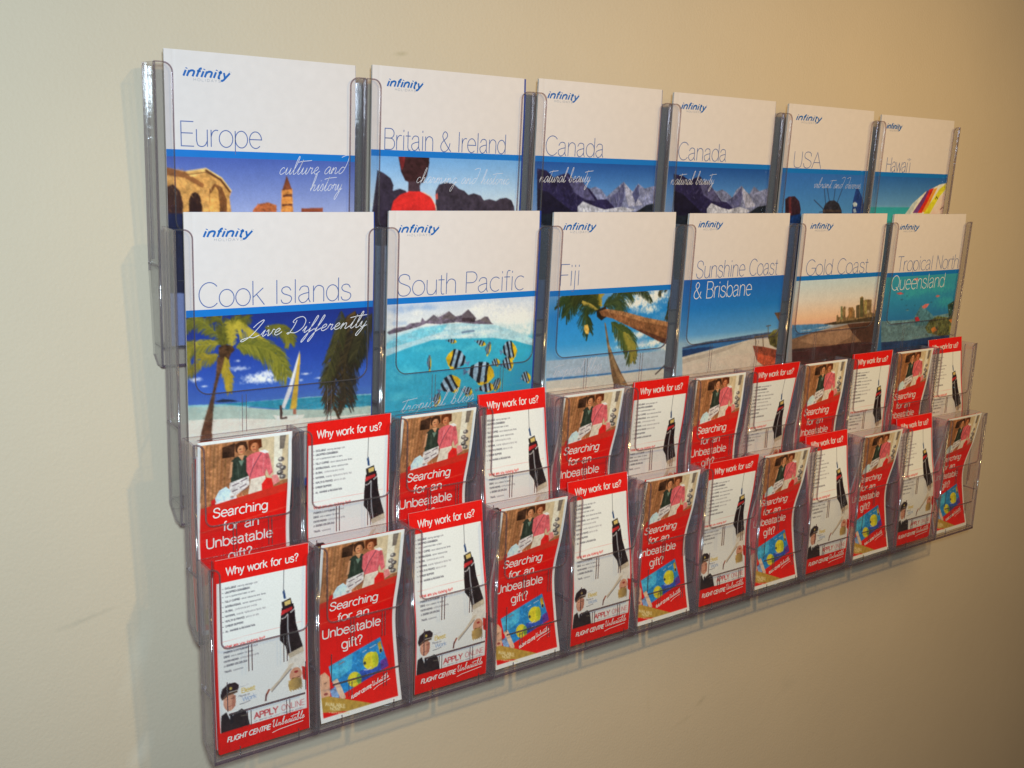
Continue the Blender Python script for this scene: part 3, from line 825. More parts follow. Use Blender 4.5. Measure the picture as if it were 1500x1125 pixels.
  ('r',(240,242,246),(110,170,206),[(-2.2,146.8),(39.3,132.4),(79.7,130.3),(148.7,136.7),(214.8,161.4),(179.0,155.9),(94.8,147.8),(24.8,154.2)],200,11,-0.1,0.3,0.7,0.5),
  ('l',(110,130,160),2.4,[(101.0,142.0),(109.1,141.1),(117.3,141.1)]),
  ('p',(56,166,200),[(-4.7,163.9),(24.9,156.9),(59.9,148.0),(94.8,148.7),(146.2,151.7),(179.2,158.1),(219.0,169.0),(227.5,295.0),(-2.5,264.3)],0.07),
  ('c',(40,134,190),[(199.5,201.3,36.6,29.9),(175.0,235.8,54.4,23.9),(106.7,235.5,51.1,17.4)],0.5),
  ('c',(96,194,212),[(25.7,185.3,24.7,12.3),(58.7,158.2,25.3,5.4),(18.8,211.9,21.5,8.2),(119.9,161.5,26.9,5.6)],0.45),
  ('p',(104,92,110),[(0.5,135.2),(10.7,130.6),(24.1,130.1),(30.1,126.8),(43.7,126.0),(45.8,121.1),(49.8,125.1),(52.9,123.9),(60.4,118.4),(66.8,122.0),(72.9,119.7),(81.3,115.4),(90.5,122.1),(98.5,121.2),(107.9,114.8),(119.8,125.9),(118.3,129.2),(126.5,127.7),(132.2,124.5),(137.2,125.5),(142.7,133.8),(146.9,134.9),(118.5,132.9),(92.4,129.0),(70.2,130.1),(51.5,128.1),(39.3,131.8),(3.5,138.0)],0.45),
  ('p',(96,88,100),[(52.1,124.5),(61.2,118.7),(70.8,126.3)],0.2),
  ('p',(110,98,104),[(70.8,124.3),(81.3,115.7),(92.2,124.9)],0.2),
  ('p',(92,82,92),[(97.3,123.8),(108.4,114.9),(120.2,126.0)],0.2),
  ('p',(110,100,104),[(125.8,129.4),(132.2,124.8),(143.5,133.9)],0.2),
  ('p',(60,48,56),[(99.4,124.2),(118.2,125.6),(118.1,130.6),(99.6,128.9)],0.3),
  ('r',(150,138,140),(60,50,60),[(52.1,125.2),(61.2,118.7),(81.3,115.7),(92.1,122.2),(108.4,115.1),(120.2,126.0),(143.5,133.9),(92.4,128.8),(53.0,127.9)],140,4,0.9,0.4,0.5,0.6),
  ('p',(140,166,190),[(108.7,179.2),(106.3,172.0),(100.8,164.3),(92.3,160.8),(82.6,166.2),(79.3,171.4),(82.7,180.1),(90.5,185.5),(101.0,182.9)],0.3),
  ('p',(222,180,40),[(91.6,160.5),(82.6,166.2),(79.3,171.4),(82.7,180.1),(87.6,184.4),(87.1,171.6)],0.25),
  ('p',(226,186,50),[(93.9,184.8),(84.5,179.5),(85.8,185.1),(91.7,186.6)],0.2),
  ('p',(26,28,38),[(107.2,171.6),(104.1,168.7),(102.2,176.9),(99.2,183.5),(104.7,181.6)],0.2),
  ('p',(26,28,38),[(101.0,164.4),(96.6,162.5),(93.7,173.9),(90.7,184.9),(95.3,184.6),(97.2,175.1)],0.2),
  ('p',(26,28,38),[(93.2,161.1),(89.7,161.1),(87.7,171.8),(84.5,179.5),(86.9,182.9),(90.0,172.6)],0.2),
  ('p',(90,120,160),[(113.5,177.1),(107.3,178.7),(111.1,184.5)],0.3),
  ('p',(140,166,190),[(109.5,190.2),(115.9,184.2),(126.3,179.5),(138.6,180.7),(148.5,192.1),(150.3,199.6),(141.6,206.8),(129.1,207.6),(117.2,198.5)],0.3),
  ('p',(222,180,40),[(139.6,180.8),(148.5,192.1),(150.3,199.6),(141.6,206.8),(133.2,208.2),(140.0,195.1)],0.25),
  ('p',(226,186,50),[(125.1,204.8),(139.6,205.0),(135.2,210.0),(127.0,207.9)],0.2),
  ('p',(26,28,38),[(114.9,183.4),(120.1,182.0),(118.6,191.7),(119.2,200.2),(113.3,195.1)],0.2),
  ('p',(26,28,38),[(125.9,179.4),(132.4,180.0),(130.6,193.6),(129.1,206.9),(123.5,203.8),(125.7,192.8)],0.2),
  ('p',(26,28,38),[(137.4,180.5),(141.8,182.6),(139.2,195.0),(139.6,205.0),(134.9,207.1),(135.9,194.4)],0.2),
  ('p',(90,120,160),[(104.8,185.3),(111.5,190.5),(104.3,194.3)],0.3),
  ('p',(140,166,190),[(159.9,170.1),(161.5,163.8),(165.4,157.9),(172.0,156.7),(180.2,164.4),(183.2,170.3),(180.8,177.9),(174.7,180.9),(166.2,175.6)],0.3),
  ('p',(222,180,40),[(172.6,156.6),(180.2,164.4),(183.2,170.3),(180.8,177.9),(177.0,180.7),(176.7,168.4)],0.25),
  ('p',(226,186,50),[(171.9,179.3),(179.3,176.8),(178.5,181.8),(173.8,181.6)],0.2),
  ('p',(26,28,38),[(160.7,163.3),(163.0,161.2),(164.9,169.6),(167.6,176.7),(163.2,173.4)],0.2),
  ('p',(26,28,38),[(165.2,158.0),(168.7,157.2),(171.6,168.9),(174.5,180.3),(170.8,178.8),(168.9,169.2)],0.2),
  ('p',(26,28,38),[(171.3,156.7),(174.2,157.7),(176.3,168.5),(179.3,176.8),(177.5,179.4),(174.5,168.7)],0.2),
  ('p',(90,120,160),[(156.0,166.8),(161.0,169.9),(158.3,174.5)],0.3),
  ('p',(140,166,190),[(73.2,209.2),(73.9,202.5),(77.6,195.2),(85.3,191.3),(96.8,195.4),(101.5,199.8),(100.2,208.1),(93.3,213.6),(81.9,211.9)],0.3),
  ('p',(222,180,40),[(86.0,191.0),(96.8,195.4),(101.5,199.8),(100.2,208.1),(96.1,212.4),(93.4,200.7)],0.25),
  ('p',(226,186,50),[(89.6,213.2),(98.1,207.7),(98.1,212.9),(92.3,214.6)],0.2),
  ('p',(26,28,38),[(72.9,202.3),(75.2,199.4),(79.2,206.7),(83.9,212.4),(77.8,211.1)],0.2),
  ('p',(26,28,38),[(77.3,195.4),(81.4,193.2),(87.1,203.3),(93.0,213.1),(88.2,213.1),(83.9,204.7)],0.2),
  ('p',(26,28,38),[(84.5,191.7),(88.1,191.4),(92.8,200.9),(98.1,207.7),(96.5,211.0),(90.7,201.8)],0.2),
  ('p',(90,120,160),[(67.9,207.6),(74.5,208.6),(72.2,214.1)],0.3),
  ('p',(140,166,190),[(104.3,211.7),(107.4,210.0),(111.9,209.0),(116.4,210.4),(118.7,215.5),(118.5,218.4),(114.5,220.4),(109.7,219.7),(106.3,215.5)],0.3),
  ('p',(222,180,40),[(116.7,210.6),(118.7,215.5),(118.5,218.4),(114.5,220.4),(111.2,220.3),(115.2,215.9)],0.25),
  ('p',(226,186,50),[(108.6,218.4),(113.9,219.6),(111.7,221.1),(108.9,219.7)],0.2),
  ('p',(26,28,38),[(107.2,209.6),(109.3,209.5),(107.6,213.0),(106.9,216.3),(105.2,213.9)],0.2),
  ('p',(26,28,38),[(111.8,209.0),(114.1,209.7),(111.9,214.6),(109.8,219.5),(108.1,217.9),(110.1,214.0)],0.2),
  ('p',(26,28,38),[(115.9,210.3),(117.3,211.4),(115.0,215.8),(113.9,219.6),(112.0,220.0),(113.8,215.4)],0.2),
  ('p',(90,120,160),[(103.1,209.5),(105.1,212.0),(101.9,212.9)],0.3),
  ('p',(140,166,190),[(191.9,207.0),(192.3,202.8),(194.3,198.8),(198.3,197.7),(204.2,202.2),(206.6,205.9),(205.8,210.9),(202.3,213.2),(196.4,210.2)],0.3),
  ('p',(222,180,40),[(198.7,197.6),(204.2,202.2),(206.6,205.9),(205.8,210.9),(203.7,212.9),(202.4,205.0)],0.25),
  ('p',(226,186,50),[(200.3,212.3),(204.8,210.3),(204.7,213.6),(201.7,213.7)],0.2),
  ('p',(26,28,38),[(191.8,202.5),(193.0,201.1),(195.0,206.4),(197.4,210.8),(194.3,208.9)],0.2),
  ('p',(26,28,38),[(194.1,198.8),(196.3,198.2),(199.2,205.6),(202.1,212.8),(199.6,212.0),(197.5,205.9)],0.2),
  ('p',(26,28,38),[(197.9,197.7),(199.8,198.2),(202.1,205.1),(204.8,210.3),(203.9,212.1),(201.0,205.3)],0.2),
  ('p',(90,120,160),[(189.2,205.0),(192.6,206.8),(191.3,209.9)],0.3),
  ('p',(140,166,190),[(126.3,214.0),(129.3,210.9),(135.0,207.8),(142.7,206.9),(150.4,210.4),(152.6,213.2),(148.3,217.0),(140.8,218.7),(132.2,216.5)],0.3),
  ('p',(222,180,40),[(143.4,206.8),(150.4,210.4),(152.6,213.2),(148.3,217.0),(143.4,218.5),(145.7,212.5)],0.25),
  ('p',(226,186,50),[(138.0,218.1),(146.9,216.5),(144.9,219.0),(139.6,219.1)],0.2),
  ('p',(26,28,38),[(128.6,210.6),(131.6,209.5),(132.1,213.6),(133.7,216.9),(129.3,215.5)],0.2),
  ('p',(26,28,38),[(134.8,207.8),(138.9,207.3),(139.7,213.0),(140.8,218.5),(136.9,217.9),(136.6,213.2)],0.2),
  ('p',(26,28,38),[(141.9,207.0),(145.0,207.3),(145.2,212.6),(146.9,216.5),(144.3,217.9),(143.1,212.7)],0.2),
  ('p',(90,120,160),[(122.6,212.6),(127.6,213.9),(123.6,216.3)],0.3),
  ('p',(140,166,190),[(148.7,208.1),(151.8,204.8),(155.9,202.3),(159.5,203.2),(160.4,209.7),(159.6,213.9),(155.6,217.7),(151.6,218.0),(149.6,212.8)],0.3),
  ('p',(222,180,40),[(159.8,203.3),(160.4,209.7),(159.6,213.9),(155.6,217.7),(152.8,218.4),(157.3,211.2)],0.25),
  ('p',(226,186,50),[(150.9,216.4),(155.3,216.7),(153.1,219.4),(150.9,218.2)],0.2),
  ('p',(26,28,38),[(151.7,204.3),(153.5,203.6),(151.3,209.0),(149.9,213.8),(149.0,210.8)],0.2),
  ('p',(26,28,38),[(155.8,202.3),(157.7,202.7),(154.6,210.3),(151.8,217.6),(150.6,215.8),(153.3,209.8)],0.2),
  ('p',(26,28,38),[(159.1,203.1),(160.1,204.3),(157.0,211.2),(155.3,216.7),(153.5,217.8),(156.1,210.8)],0.2),
  ('p',(90,120,160),[(148.2,205.2),(149.3,208.3),(146.4,210.3)],0.3),
  ('p',(140,166,190),[(161.0,186.6),(161.9,181.9),(164.7,177.4),(169.7,176.2),(176.2,181.8),(178.6,186.1),(177.2,191.8),(172.7,194.3),(165.9,190.6)],0.3),
  ('p',(222,180,40),[(170.1,176.1),(176.2,181.8),(178.6,186.1),(177.2,191.8),(174.4,194.1),(173.7,184.9)],0.25),
  ('p',(226,186,50),[(170.5,193.2),(176.0,191.1),(175.6,194.8),(172.0,194.8)],0.2),
  ('p',(26,28,38),[(161.3,181.5),(163.0,179.9),(164.8,186.1),(167.1,191.3),(163.6,189.0)],0.2),
  ('p',(26,28,38),[(164.6,177.4),(167.2,176.7),(169.8,185.4),(172.5,193.9),(169.6,192.8),(167.7,185.7)],0.2),
  ('p',(26,28,38),[(169.1,176.3),(171.3,176.9),(173.4,184.9),(176.0,191.1),(174.7,193.1),(172.0,185.1)],0.2),
  ('p',(90,120,160),[(157.9,184.3),(161.8,186.5),(160.0,190.0)],0.3),
  ('p',(140,166,190),[(63.6,218.1),(66.2,214.9),(69.8,212.4),(73.1,213.1),(74.2,219.3),(73.6,223.3),(70.2,227.1),(66.6,227.6),(64.6,222.7)],0.3),
  ('p',(222,180,40),[(73.3,213.2),(74.2,219.3),(73.6,223.3),(70.2,227.1),(67.7,227.9),(71.4,220.9)],0.25),
  ('p',(226,186,50),[(65.9,226.1),(69.9,226.2),(68.0,228.9),(66.0,227.8)],0.2),
  ('p',(26,28,38),[(66.1,214.4),(67.7,213.7),(65.9,219.0),(64.9,223.6),(64.0,220.8)],0.2),
  ('p',(26,28,38),[(69.7,212.4),(71.5,212.7),(69.0,220.0),(66.7,227.2),(65.6,225.5),(67.8,219.6)],0.2),
  ('p',(26,28,38),[(72.8,213.0),(73.7,214.1),(71.2,220.8),(69.9,226.2),(68.3,227.3),(70.4,220.5)],0.2),
  ('p',(90,120,160),[(62.9,215.4),(64.1,218.3),(61.5,220.3)],0.3),
  ('p',(140,166,190),[(80.0,150.2),(82.1,149.2),(85.7,148.6),(89.9,149.1),(93.2,151.5),(93.8,153.0),(90.9,154.2),(86.7,154.0),(82.6,152.0)],0.3),
  ('p',(222,180,40),[(90.2,149.2),(93.2,151.5),(93.8,153.0),(90.9,154.2),(88.1,154.3),(90.4,151.9)],0.25),
  ('p',(226,186,50),[(85.3,153.4),(90.2,153.8),(88.7,154.6),(86.0,154.1)],0.2),
  ('p',(26,28,38),[(81.8,149.0),(83.6,148.9),(83.1,150.7),(83.3,152.4),(81.3,151.3)],0.2),
  ('p',(26,28,38),[(85.6,148.6),(87.8,148.8),(87.2,151.4),(86.7,153.9),(84.8,153.2),(85.5,151.1)],0.2),
  ('p',(26,28,38),[(89.5,149.0),(91.0,149.5),(90.1,151.9),(90.2,153.8),(88.6,154.1),(89.0,151.7)],0.2),
  ('p',(90,120,160),[(78.3,149.2),(80.7,150.3),(78.2,150.9)],0.3),
  ('p',(140,166,190),[(135.3,163.4),(137.3,159.5),(140.0,156.2),(142.5,156.3),(143.3,162.7),(142.9,167.0),(140.3,171.7),(137.6,172.8),(136.0,168.0)],0.3),
  ('p',(222,180,40),[(142.7,156.4),(143.3,162.7),(142.9,167.0),(140.3,171.7),(138.4,173.0),(141.2,164.9)],0.25),
  ('p',(226,186,50),[(137.0,171.3),(140.0,170.7),(138.6,173.9),(137.1,173.1)],0.2),
  ('p',(26,28,38),[(137.2,159.0),(138.4,158.0),(137.0,163.8),(136.2,168.9),(135.5,166.1)],0.2),
  ('p',(26,28,38),[(139.9,156.2),(141.2,156.2),(139.4,164.4),(137.6,172.3),(136.8,170.8),(138.4,164.2)],0.2),
  ('p',(26,28,38),[(142.2,156.3),(142.9,157.3),(141.0,164.8),(140.0,170.7),(138.8,172.2),(140.4,164.7)],0.2),
  ('p',(90,120,160),[(134.8,160.6),(135.7,163.5),(133.7,166.1)],0.3),
  ('p',(140,166,190),[(54.1,174.9),(54.8,170.0),(56.1,165.7),(57.7,165.3),(59.4,172.4),(59.8,177.3),(58.9,183.2),(57.3,185.0),(55.4,179.9)],0.3),
  ('p',(222,180,40),[(57.9,165.3),(59.4,172.4),(59.8,177.3),(58.9,183.2),(57.9,185.1),(58.4,175.2)],0.25),
  ('p',(226,186,50),[(56.7,183.5),(58.6,182.2),(58.2,186.1),(57.0,185.5)],0.2),
  ('p',(26,28,38),[(54.7,169.5),(55.3,168.1),(55.4,175.0),(55.7,180.9),(54.8,177.9)],0.2),
  ('p',(26,28,38),[(56.0,165.7),(56.9,165.4),(57.1,175.1),(57.3,184.5),(56.4,183.0),(56.4,175.1)],0.2),
  ('p',(26,28,38),[(57.6,165.3),(58.2,166.3),(58.2,175.2),(58.6,182.2),(58.0,184.1),(57.8,175.2)],0.2),
  ('p',(90,120,160),[(53.3,171.8),(54.4,174.9),(53.5,178.3)],0.3),
  ('p',(140,166,190),[(120.3,153.8),(123.2,153.0),(127.5,152.9),(132.1,154.3),(135.2,157.9),(135.4,159.8),(131.6,160.6),(126.8,159.7),(122.8,156.4)],0.3),
  ('p',(222,180,40),[(132.5,154.4),(135.2,157.9),(135.4,159.8),(131.6,160.6),(128.3,160.2),(131.8,157.8)],0.25),
  ('p',(226,186,50),[(125.4,158.6),(131.0,160.0),(129.0,160.8),(126.0,159.5)],0.2),
  ('p',(26,28,38),[(122.9,152.7),(124.9,152.9),(123.8,155.0),(123.4,157.0),(121.5,155.3)],0.2),
  ('p',(26,28,38),[(127.3,152.8),(129.8,153.6),(128.2,156.5),(126.9,159.5),(124.9,158.3),(126.4,155.9)],0.2),
  ('p',(26,28,38),[(131.7,154.1),(133.2,155.0),(131.4,157.7),(131.0,160.0),(129.0,160.1),(130.2,157.2)],0.2),
  ('p',(90,120,160),[(118.8,152.2),(121.1,154.0),(118.1,154.2)],0.3),
  ('p',(140,166,190),[(145.1,183.7),(145.9,180.9),(148.0,178.1),(151.5,177.1),(156.0,179.9),(157.7,182.2),(156.5,185.6),(153.3,187.3),(148.6,185.6)],0.3),
  ('p',(222,180,40),[(151.8,177.1),(156.0,179.9),(157.7,182.2),(156.5,185.6),(154.5,187.1),(154.2,181.9)],0.25),
  ('p',(226,186,50),[(151.8,186.8),(155.7,185.2),(155.3,187.4),(152.8,187.7)],0.2),
  ('p',(26,28,38),[(145.5,180.7),(146.7,179.7),(147.9,183.1),(149.4,186.0),(147.0,184.9)],0.2),
  ('p',(26,28,38),[(147.9,178.1),(149.7,177.6),(151.4,182.4),(153.2,187.1),(151.2,186.7),(150.0,182.7)],0.2),
  ('p',(26,28,38),[(151.2,177.2),(152.7,177.4),(154.0,181.9),(155.7,185.2),(154.8,186.5),(153.0,182.1)],0.2),
  ('p',(90,120,160),[(143.0,182.5),(145.7,183.5),(144.3,185.6)],0.3),
 ],
 'fiji': [
  ('g',[(102.1,(96,150,206)),(129.5,(40,130,206)),(166.1,(56,146,212)),(188.3,(116,176,220)),(210.7,(170,200,220))]),
  ('c',(240,236,232),[(160.9,115.0,40.4,11.9),(180.3,110.0,36.8,9.0),(138.0,119.7,17.6,7.4),(168.3,128.7,22.2,6.0),(155.9,162.1,22.1,6.0),(183.4,176.1,31.0,6.1),(204.7,183.8,25.2,7.7),(139.8,177.3,29.9,3.6),(117.1,162.4,7.7,8.8)],0.9),
  ('c',(120,160,206),[(199.7,139.4,16.6,7.6),(142.9,130.2,11.8,4.5),(160.9,171.4,12.0,6.1)],0.6),
  ('p',(168,190,214),[(0.5,185.7),(90.9,187.5),(221.8,188.2),(224.7,213.2),(2.1,208.5)],0.08),
  ('p',(64,128,190),[(2.1,208.5),(55.8,210.0),(131.3,210.7),(224.5,211.6),(224.8,214.1),(131.6,213.3),(56.0,212.6),(2.4,212.1)],0.12),
  ('p',(206,206,198),[(2.4,212.1),(56.0,212.9),(131.6,213.3),(224.8,214.1),(232.0,276.9),(5.1,251.1)],0.05),
  ('p',(226,218,204),[(3.1,222.2),(113.5,227.3),(226.1,225.8),(233.9,293.1),(6.1,265.7)],0.05),
  ('f',(24,36,24),(66,84,44),[(83.4,122.6),(56.7,109.9),(34.9,106.1),(18.2,117.8)],24,1.2,1),
  ('f',(26,38,26),(74,88,46),[(83.1,119.8),(65.4,106.1),(47.1,102.5),(27.9,129.4)],22,1.2,1),
  ('f',(30,40,26),(70,88,46),[(81.6,124.0),(70.1,117.7),(59.9,127.0),(67.6,153.2)],22,1.2,1),
  ('f',(34,40,24),(84,90,44),[(85.0,119.9),(72.9,107.9),(52.4,101.3),(36.3,100.6)],22,1.1,1),
  ('f',(30,44,28),(80,92,48),[(88.7,120.1),(106.7,112.4),(121.1,104.4),(128.5,101.9)],26,1.2,1),
  ('f',(40,52,36),(84,100,60),[(96.0,119.0),(112.7,115.5),(116.9,120.1),(112.1,130.0)],20,1.1,1),
  ('f',(34,44,30),(70,80,50),[(132.5,103.5),(147.9,102.7),(162.2,107.7),(173.2,118.6)],9,0.9,1),
  ('f',(140,120,40),(196,170,70),[(85.1,121.3),(82.3,111.2),(83.6,104.1),(85.2,101.4)],8,0.8,1),
  ('f',(150,126,60),(200,176,84),[(81.7,125.4),(66.4,117.5),(57.0,114.2),(53.3,112.6)],4,0.7,1),
  ('f',(34,52,34),(110,118,52),[(103.8,142.5),(122.2,155.4),(137.1,169.7),(144.4,194.1)],24,1.2,1),
  ('f',(120,116,50),(170,156,70),[(126.2,157.1),(139.0,169.8),(146.3,183.8),(147.7,197.4)],12,1.0,1),
  ('f',(40,40,34),(90,90,64),[(212.3,105.5),(209.9,120.4),(209.2,132.4),(204.3,144.2)],10,0.9,1),
  ('f',(40,40,34),(90,90,64),[(201.8,103.6),(191.7,103.9),(188.9,106.0),(188.5,111.9)],6,0.8,1),
  ('p',(206,166,84),[(58.6,144.0),(64.0,142.9),(66.8,148.8),(66.9,156.0),(62.2,154.9),(58.5,149.0)],0.25),
  ('p',(40,34,30),[(77.1,125.2),(92.4,120.3),(97.4,133.5),(86.7,139.3),(78.8,133.8)],0.4),
  ('p',(128,84,56),[(81.9,126.8),(93.7,124.3),(123.5,129.2),(163.5,139.5),(221.7,151.3),(225.4,183.0),(199.8,177.3),(165.9,162.8),(135.1,149.6),(105.3,137.5),(86.1,132.8)],0.4),
  ('p',(160,112,76),[(93.7,124.3),(123.5,129.2),(163.5,139.5),(221.7,151.3),(222.4,157.5),(164.2,146.3),(124.0,135.0),(97.0,129.1)],0.35),
  ('p',(84,52,42),[(225.4,183.0),(199.8,177.3),(165.9,162.8),(135.1,149.6),(165.5,158.3),(199.0,169.6),(224.6,176.0)],0.35),
  ('r',(176,130,96),(64,38,32),[(83.9,128.4),(93.7,124.3),(123.5,129.2),(163.5,139.5),(221.7,151.3),(225.3,182.3),(199.8,177.0),(165.9,162.8),(135.1,149.6),(105.3,137.5)],240,8,1.45,0.25,0.5,0.6),
  ('p',(112,90,66),[(92.1,141.8),(94.5,143.4),(103.8,173.1),(114.1,191.6),(127.6,212.1),(142.2,231.6),(117.8,231.5),(111.5,215.1),(105.7,193.9),(98.8,169.8)],0.35),
  ('p',(150,122,88),[(100.4,167.0),(109.7,185.3),(123.5,210.3),(142.2,231.6),(131.4,231.3),(117.8,211.3),(105.8,185.0)],0.3),
  ('r',(180,150,112),(70,56,46),[(92.6,143.3),(100.4,167.0),(109.7,185.3),(123.5,210.3),(142.2,231.6),(117.7,230.7),(105.7,193.9)],120,5,0.2,0.3,0.5,0.6),
  ('l',(70,60,64),2.2,[(221.3,202.0),(207.6,210.2),(192.3,220.3)]),
  ('l',(70,60,64),2.2,[(207.6,210.2),(216.2,212.4),(219.2,220.5)]),
  ('l',(110,96,84),1.6,[(117.8,231.5),(145.1,231.1),(173.1,231.6)]),
 ],
 'sunshine': [
  ('g',[(89.7,(34,96,182)),(131.6,(36,116,196)),(168.9,(88,150,208)),(179.7,(150,186,214))]),
  ('p',(66,84,120),[(7.7,185.1),(50.2,180.4),(94.5,178.3),(152.2,176.2),(225.0,175.0),(226.2,182.1),(153.1,182.5),(95.5,185.1),(8.1,189.0)],0.3),
  ('p',(54,112,176),[(8.0,187.7),(58.0,183.6),(114.2,182.4),(145.3,182.8),(114.9,187.9),(59.2,193.0),(9.2,198.2)],0.12),
  ('p',(30,62,116),[(8.1,189.0),(43.9,187.8),(77.2,189.0),(44.7,194.5),(9.3,198.9)],0.15),
  ('p',(214,206,196),[(9.3,198.9),(59.2,193.0),(114.8,187.0),(149.3,183.0),(226.2,182.1),(239.6,264.3),(14.4,241.9)],0.06),
  ('p',(190,180,172),[(9.7,202.1),(52.5,198.3),(96.2,190.5),(134.1,186.6),(96.9,195.9),(53.1,203.1),(10.5,208.7)],0.08),
  ('r',(232,226,218),(176,166,156),[(9.7,202.1),(115.3,190.6),(226.7,184.9),(239.2,261.3),(14.1,239.2)],200,9,-0.2,0.15,0.8,0.4),
  ('p',(96,72,58),[(193.7,146.8),(224.4,145.7),(228.3,169.6),(215.8,169.4),(203.5,157.0)],0.3),
  ('l',(90,74,66),1.2,[(182.5,165.3),(186.3,184.9)]),
  ('l',(90,74,66),1.2,[(178.5,165.9),(188.6,165.4)]),
  ('p',(96,92,52),[(184.9,180.6),(195.9,173.1),(212.0,171.4),(229.3,175.3),(234.4,206.6),(208.6,201.8),(191.1,194.9)],0.5),
  ('l',(110,84,64),1.6,[(156.7,180.0),(159.8,195.3)]),
  ('l',(110,84,64),1.6,[(172.6,179.8),(176.8,196.6)]),
  ('l',(110,84,64),1.6,[(154.8,180.7),(184.6,179.2)]),
  ('p',(142,70,52),[(152.8,193.4),(175.2,196.5),(213.3,205.0),(234.4,206.6),(239.2,235.5),(184.0,227.8),(163.9,215.0)],0.3),
  ('p',(196,90,62),[(162.5,205.2),(215.3,217.8),(218.9,213.9),(235.8,215.3),(239.2,235.5),(184.0,227.8),(166.4,217.9)],0.3),
 ],
 'gold': [
  ('g',[(103.1,(190,208,222)),(131.3,(214,208,206)),(157.9,(230,190,162)),(171.2,(220,168,146)),(173.3,(150,150,160))]),
  ('p',(74,124,176),[(1.5,167.5),(62.0,169.3),(80.8,170.9),(100.4,174.8),(79.1,178.5),(49.0,182.5),(5.1,189.4)],0.2),
  ('c',(206,206,214),[(84.7,175.2,19.1,1.6),(69.4,176.2,15.7,1.2),(39.1,177.8,18.5,1.0),(93.9,173.7,12.8,1.1)],0.8),
  ('p',(136,104,84),[(5.1,189.4),(49.1,182.9),(104.1,178.1),(142.0,174.3),(232.5,174.0),(247.9,245.8),(11.2,225.7)],0.15),
  ('p',(168,132,108),[(49.3,184.5),(104.5,180.1),(152.7,179.1),(149.4,195.5),(115.7,205.5),(52.2,200.8),(23.5,192.7)],0.15),
  ('r',(190,150,120),(96,70,60),[(5.5,191.4),(104.5,180.1),(232.9,175.8),(243.1,223.7),(9.1,213.5)],200,12,0.1,0.2,0.9,0.4),
  ('p',(84,56,48),[(135.4,173.9),(232.9,175.8),(243.1,223.7),(185.6,210.7),(151.5,189.4)],0.25),
  ('p',(70,48,52),[(7.8,205.4),(84.1,206.3),(164.6,206.0),(240.3,210.5),(248.8,250.2),(11.8,229.7)],0.25),
  ('p',(72,60,48),[(74.5,170.5),(108.6,168.1),(146.9,166.4),(176.3,165.0),(230.6,165.0),(232.7,174.7),(178.0,173.4),(125.6,173.3),(100.1,173.3)],0.3),
  ('p',(130,106,76),[(107.2,169.1),(105.3,158.8),(109.3,158.0),(109.8,161.1),(116.3,161.5),(113.0,144.4),(117.6,144.7),(118.5,149.4),(121.4,144.9),(125.4,145.7),(128.8,163.2),(131.8,163.4),(135.9,159.5),(133.5,147.5),(144.8,147.3),(151.1,154.2),(153.1,164.7),(156.5,164.9),(152.5,145.1),(158.9,144.4),(162.3,144.5),(160.0,133.1),(165.4,130.7),(170.0,133.6),(170.8,137.7),(180.6,136.8),(192.5,137.8),(195.8,158.8),(205.9,161.5),(204.3,154.0),(210.1,157.5),(211.9,166.0),(107.4,170.1)],0.4),
  ('p',(84,74,58),[(152.7,145.7),(159.6,144.4),(163.8,165.3),(156.5,165.3)],0.3),
  ('p',(90,86,60),[(160.9,134.2),(168.4,132.5),(175.0,164.9),(166.9,164.4)],0.3),
  ('p',(150,134,84),[(173.0,138.9),(179.4,137.5),(184.0,160.2),(177.5,160.9)],0.3),
  ('p',(150,110,70),[(133.6,148.2),(143.9,147.7),(147.2,164.3),(136.9,164.7)],0.3),
  ('p',(120,124,90),[(113.0,144.4),(117.6,144.7),(121.6,165.9),(117.1,165.6)],0.3),
  ('r',(196,176,120),(60,54,44),[(105.5,159.8),(113.0,144.4),(133.5,147.5),(151.1,154.2),(152.5,145.1),(160.0,133.1),(192.5,137.8),(205.9,161.5),(107.3,169.7)],160,3,1.57,0.1,0.5,0.7),
  ('c',(206,196,180),[(187.9,156.3,4.1,3.8)],0.6),
 ],
 'north': [
  ('g',[(104.0,(54,150,178)),(141.1,(48,136,184)),(178.7,(44,112,172))]),
  ('c',(60,170,180),[(152.7,125.9,58.7,13.4),(178.2,151.5,39.6,13.6),(79.3,129.3,44.5,13.1)],0.6),
  ('p',(104,140,156),[(0.9,174.3),(72.0,176.5),(145.5,174.3),(230.1,170.1),(254.6,264.4),(15.7,244.2)],0.25),
  ('p',(80,128,150),[(89.9,175.4),(106.6,152.3),(144.9,172.0),(156.5,188.3),(96.7,189.0)],0.3),
  ('p',(96,104,66),[(127.4,193.2),(139.4,180.6),(160.9,175.2),(196.9,179.5),(230.1,170.1),(243.4,221.5),(185.7,212.8),(137.2,202.7)],0.6),
  ('p',(52,76,70),[(187.2,156.5),(223.5,144.7),(232.5,179.3),(196.6,178.4)],0.4),
  ('r',(170,150,80),(40,60,50),[(127.4,193.2),(139.4,180.6),(160.9,175.2),(196.9,179.5),(230.1,170.1),(243.4,221.5),(185.7,212.8),(137.2,202.7)],200,5,0.8,1.2,1.2,0.7),
  ('r',(150,190,196),(60,100,130),[(0.9,174.3),(72.0,176.5),(145.5,174.3),(154.3,210.6),(8.3,209.0)],160,7,0.5,1.0,1.2,0.5),
  ('p',(196,120,60),[(145.2,196.6),(155.7,192.8),(165.1,200.1),(152.6,203.8)],0.3),
  ('p',(214,130,60),[(198.0,184.1),(212.9,180.5),(222.4,186.7),(207.5,190.4)],0.3),
  ('p',(150,150,60),[(200.9,195.7),(223.9,192.6),(238.5,202.7),(207.9,207.5)],0.4),
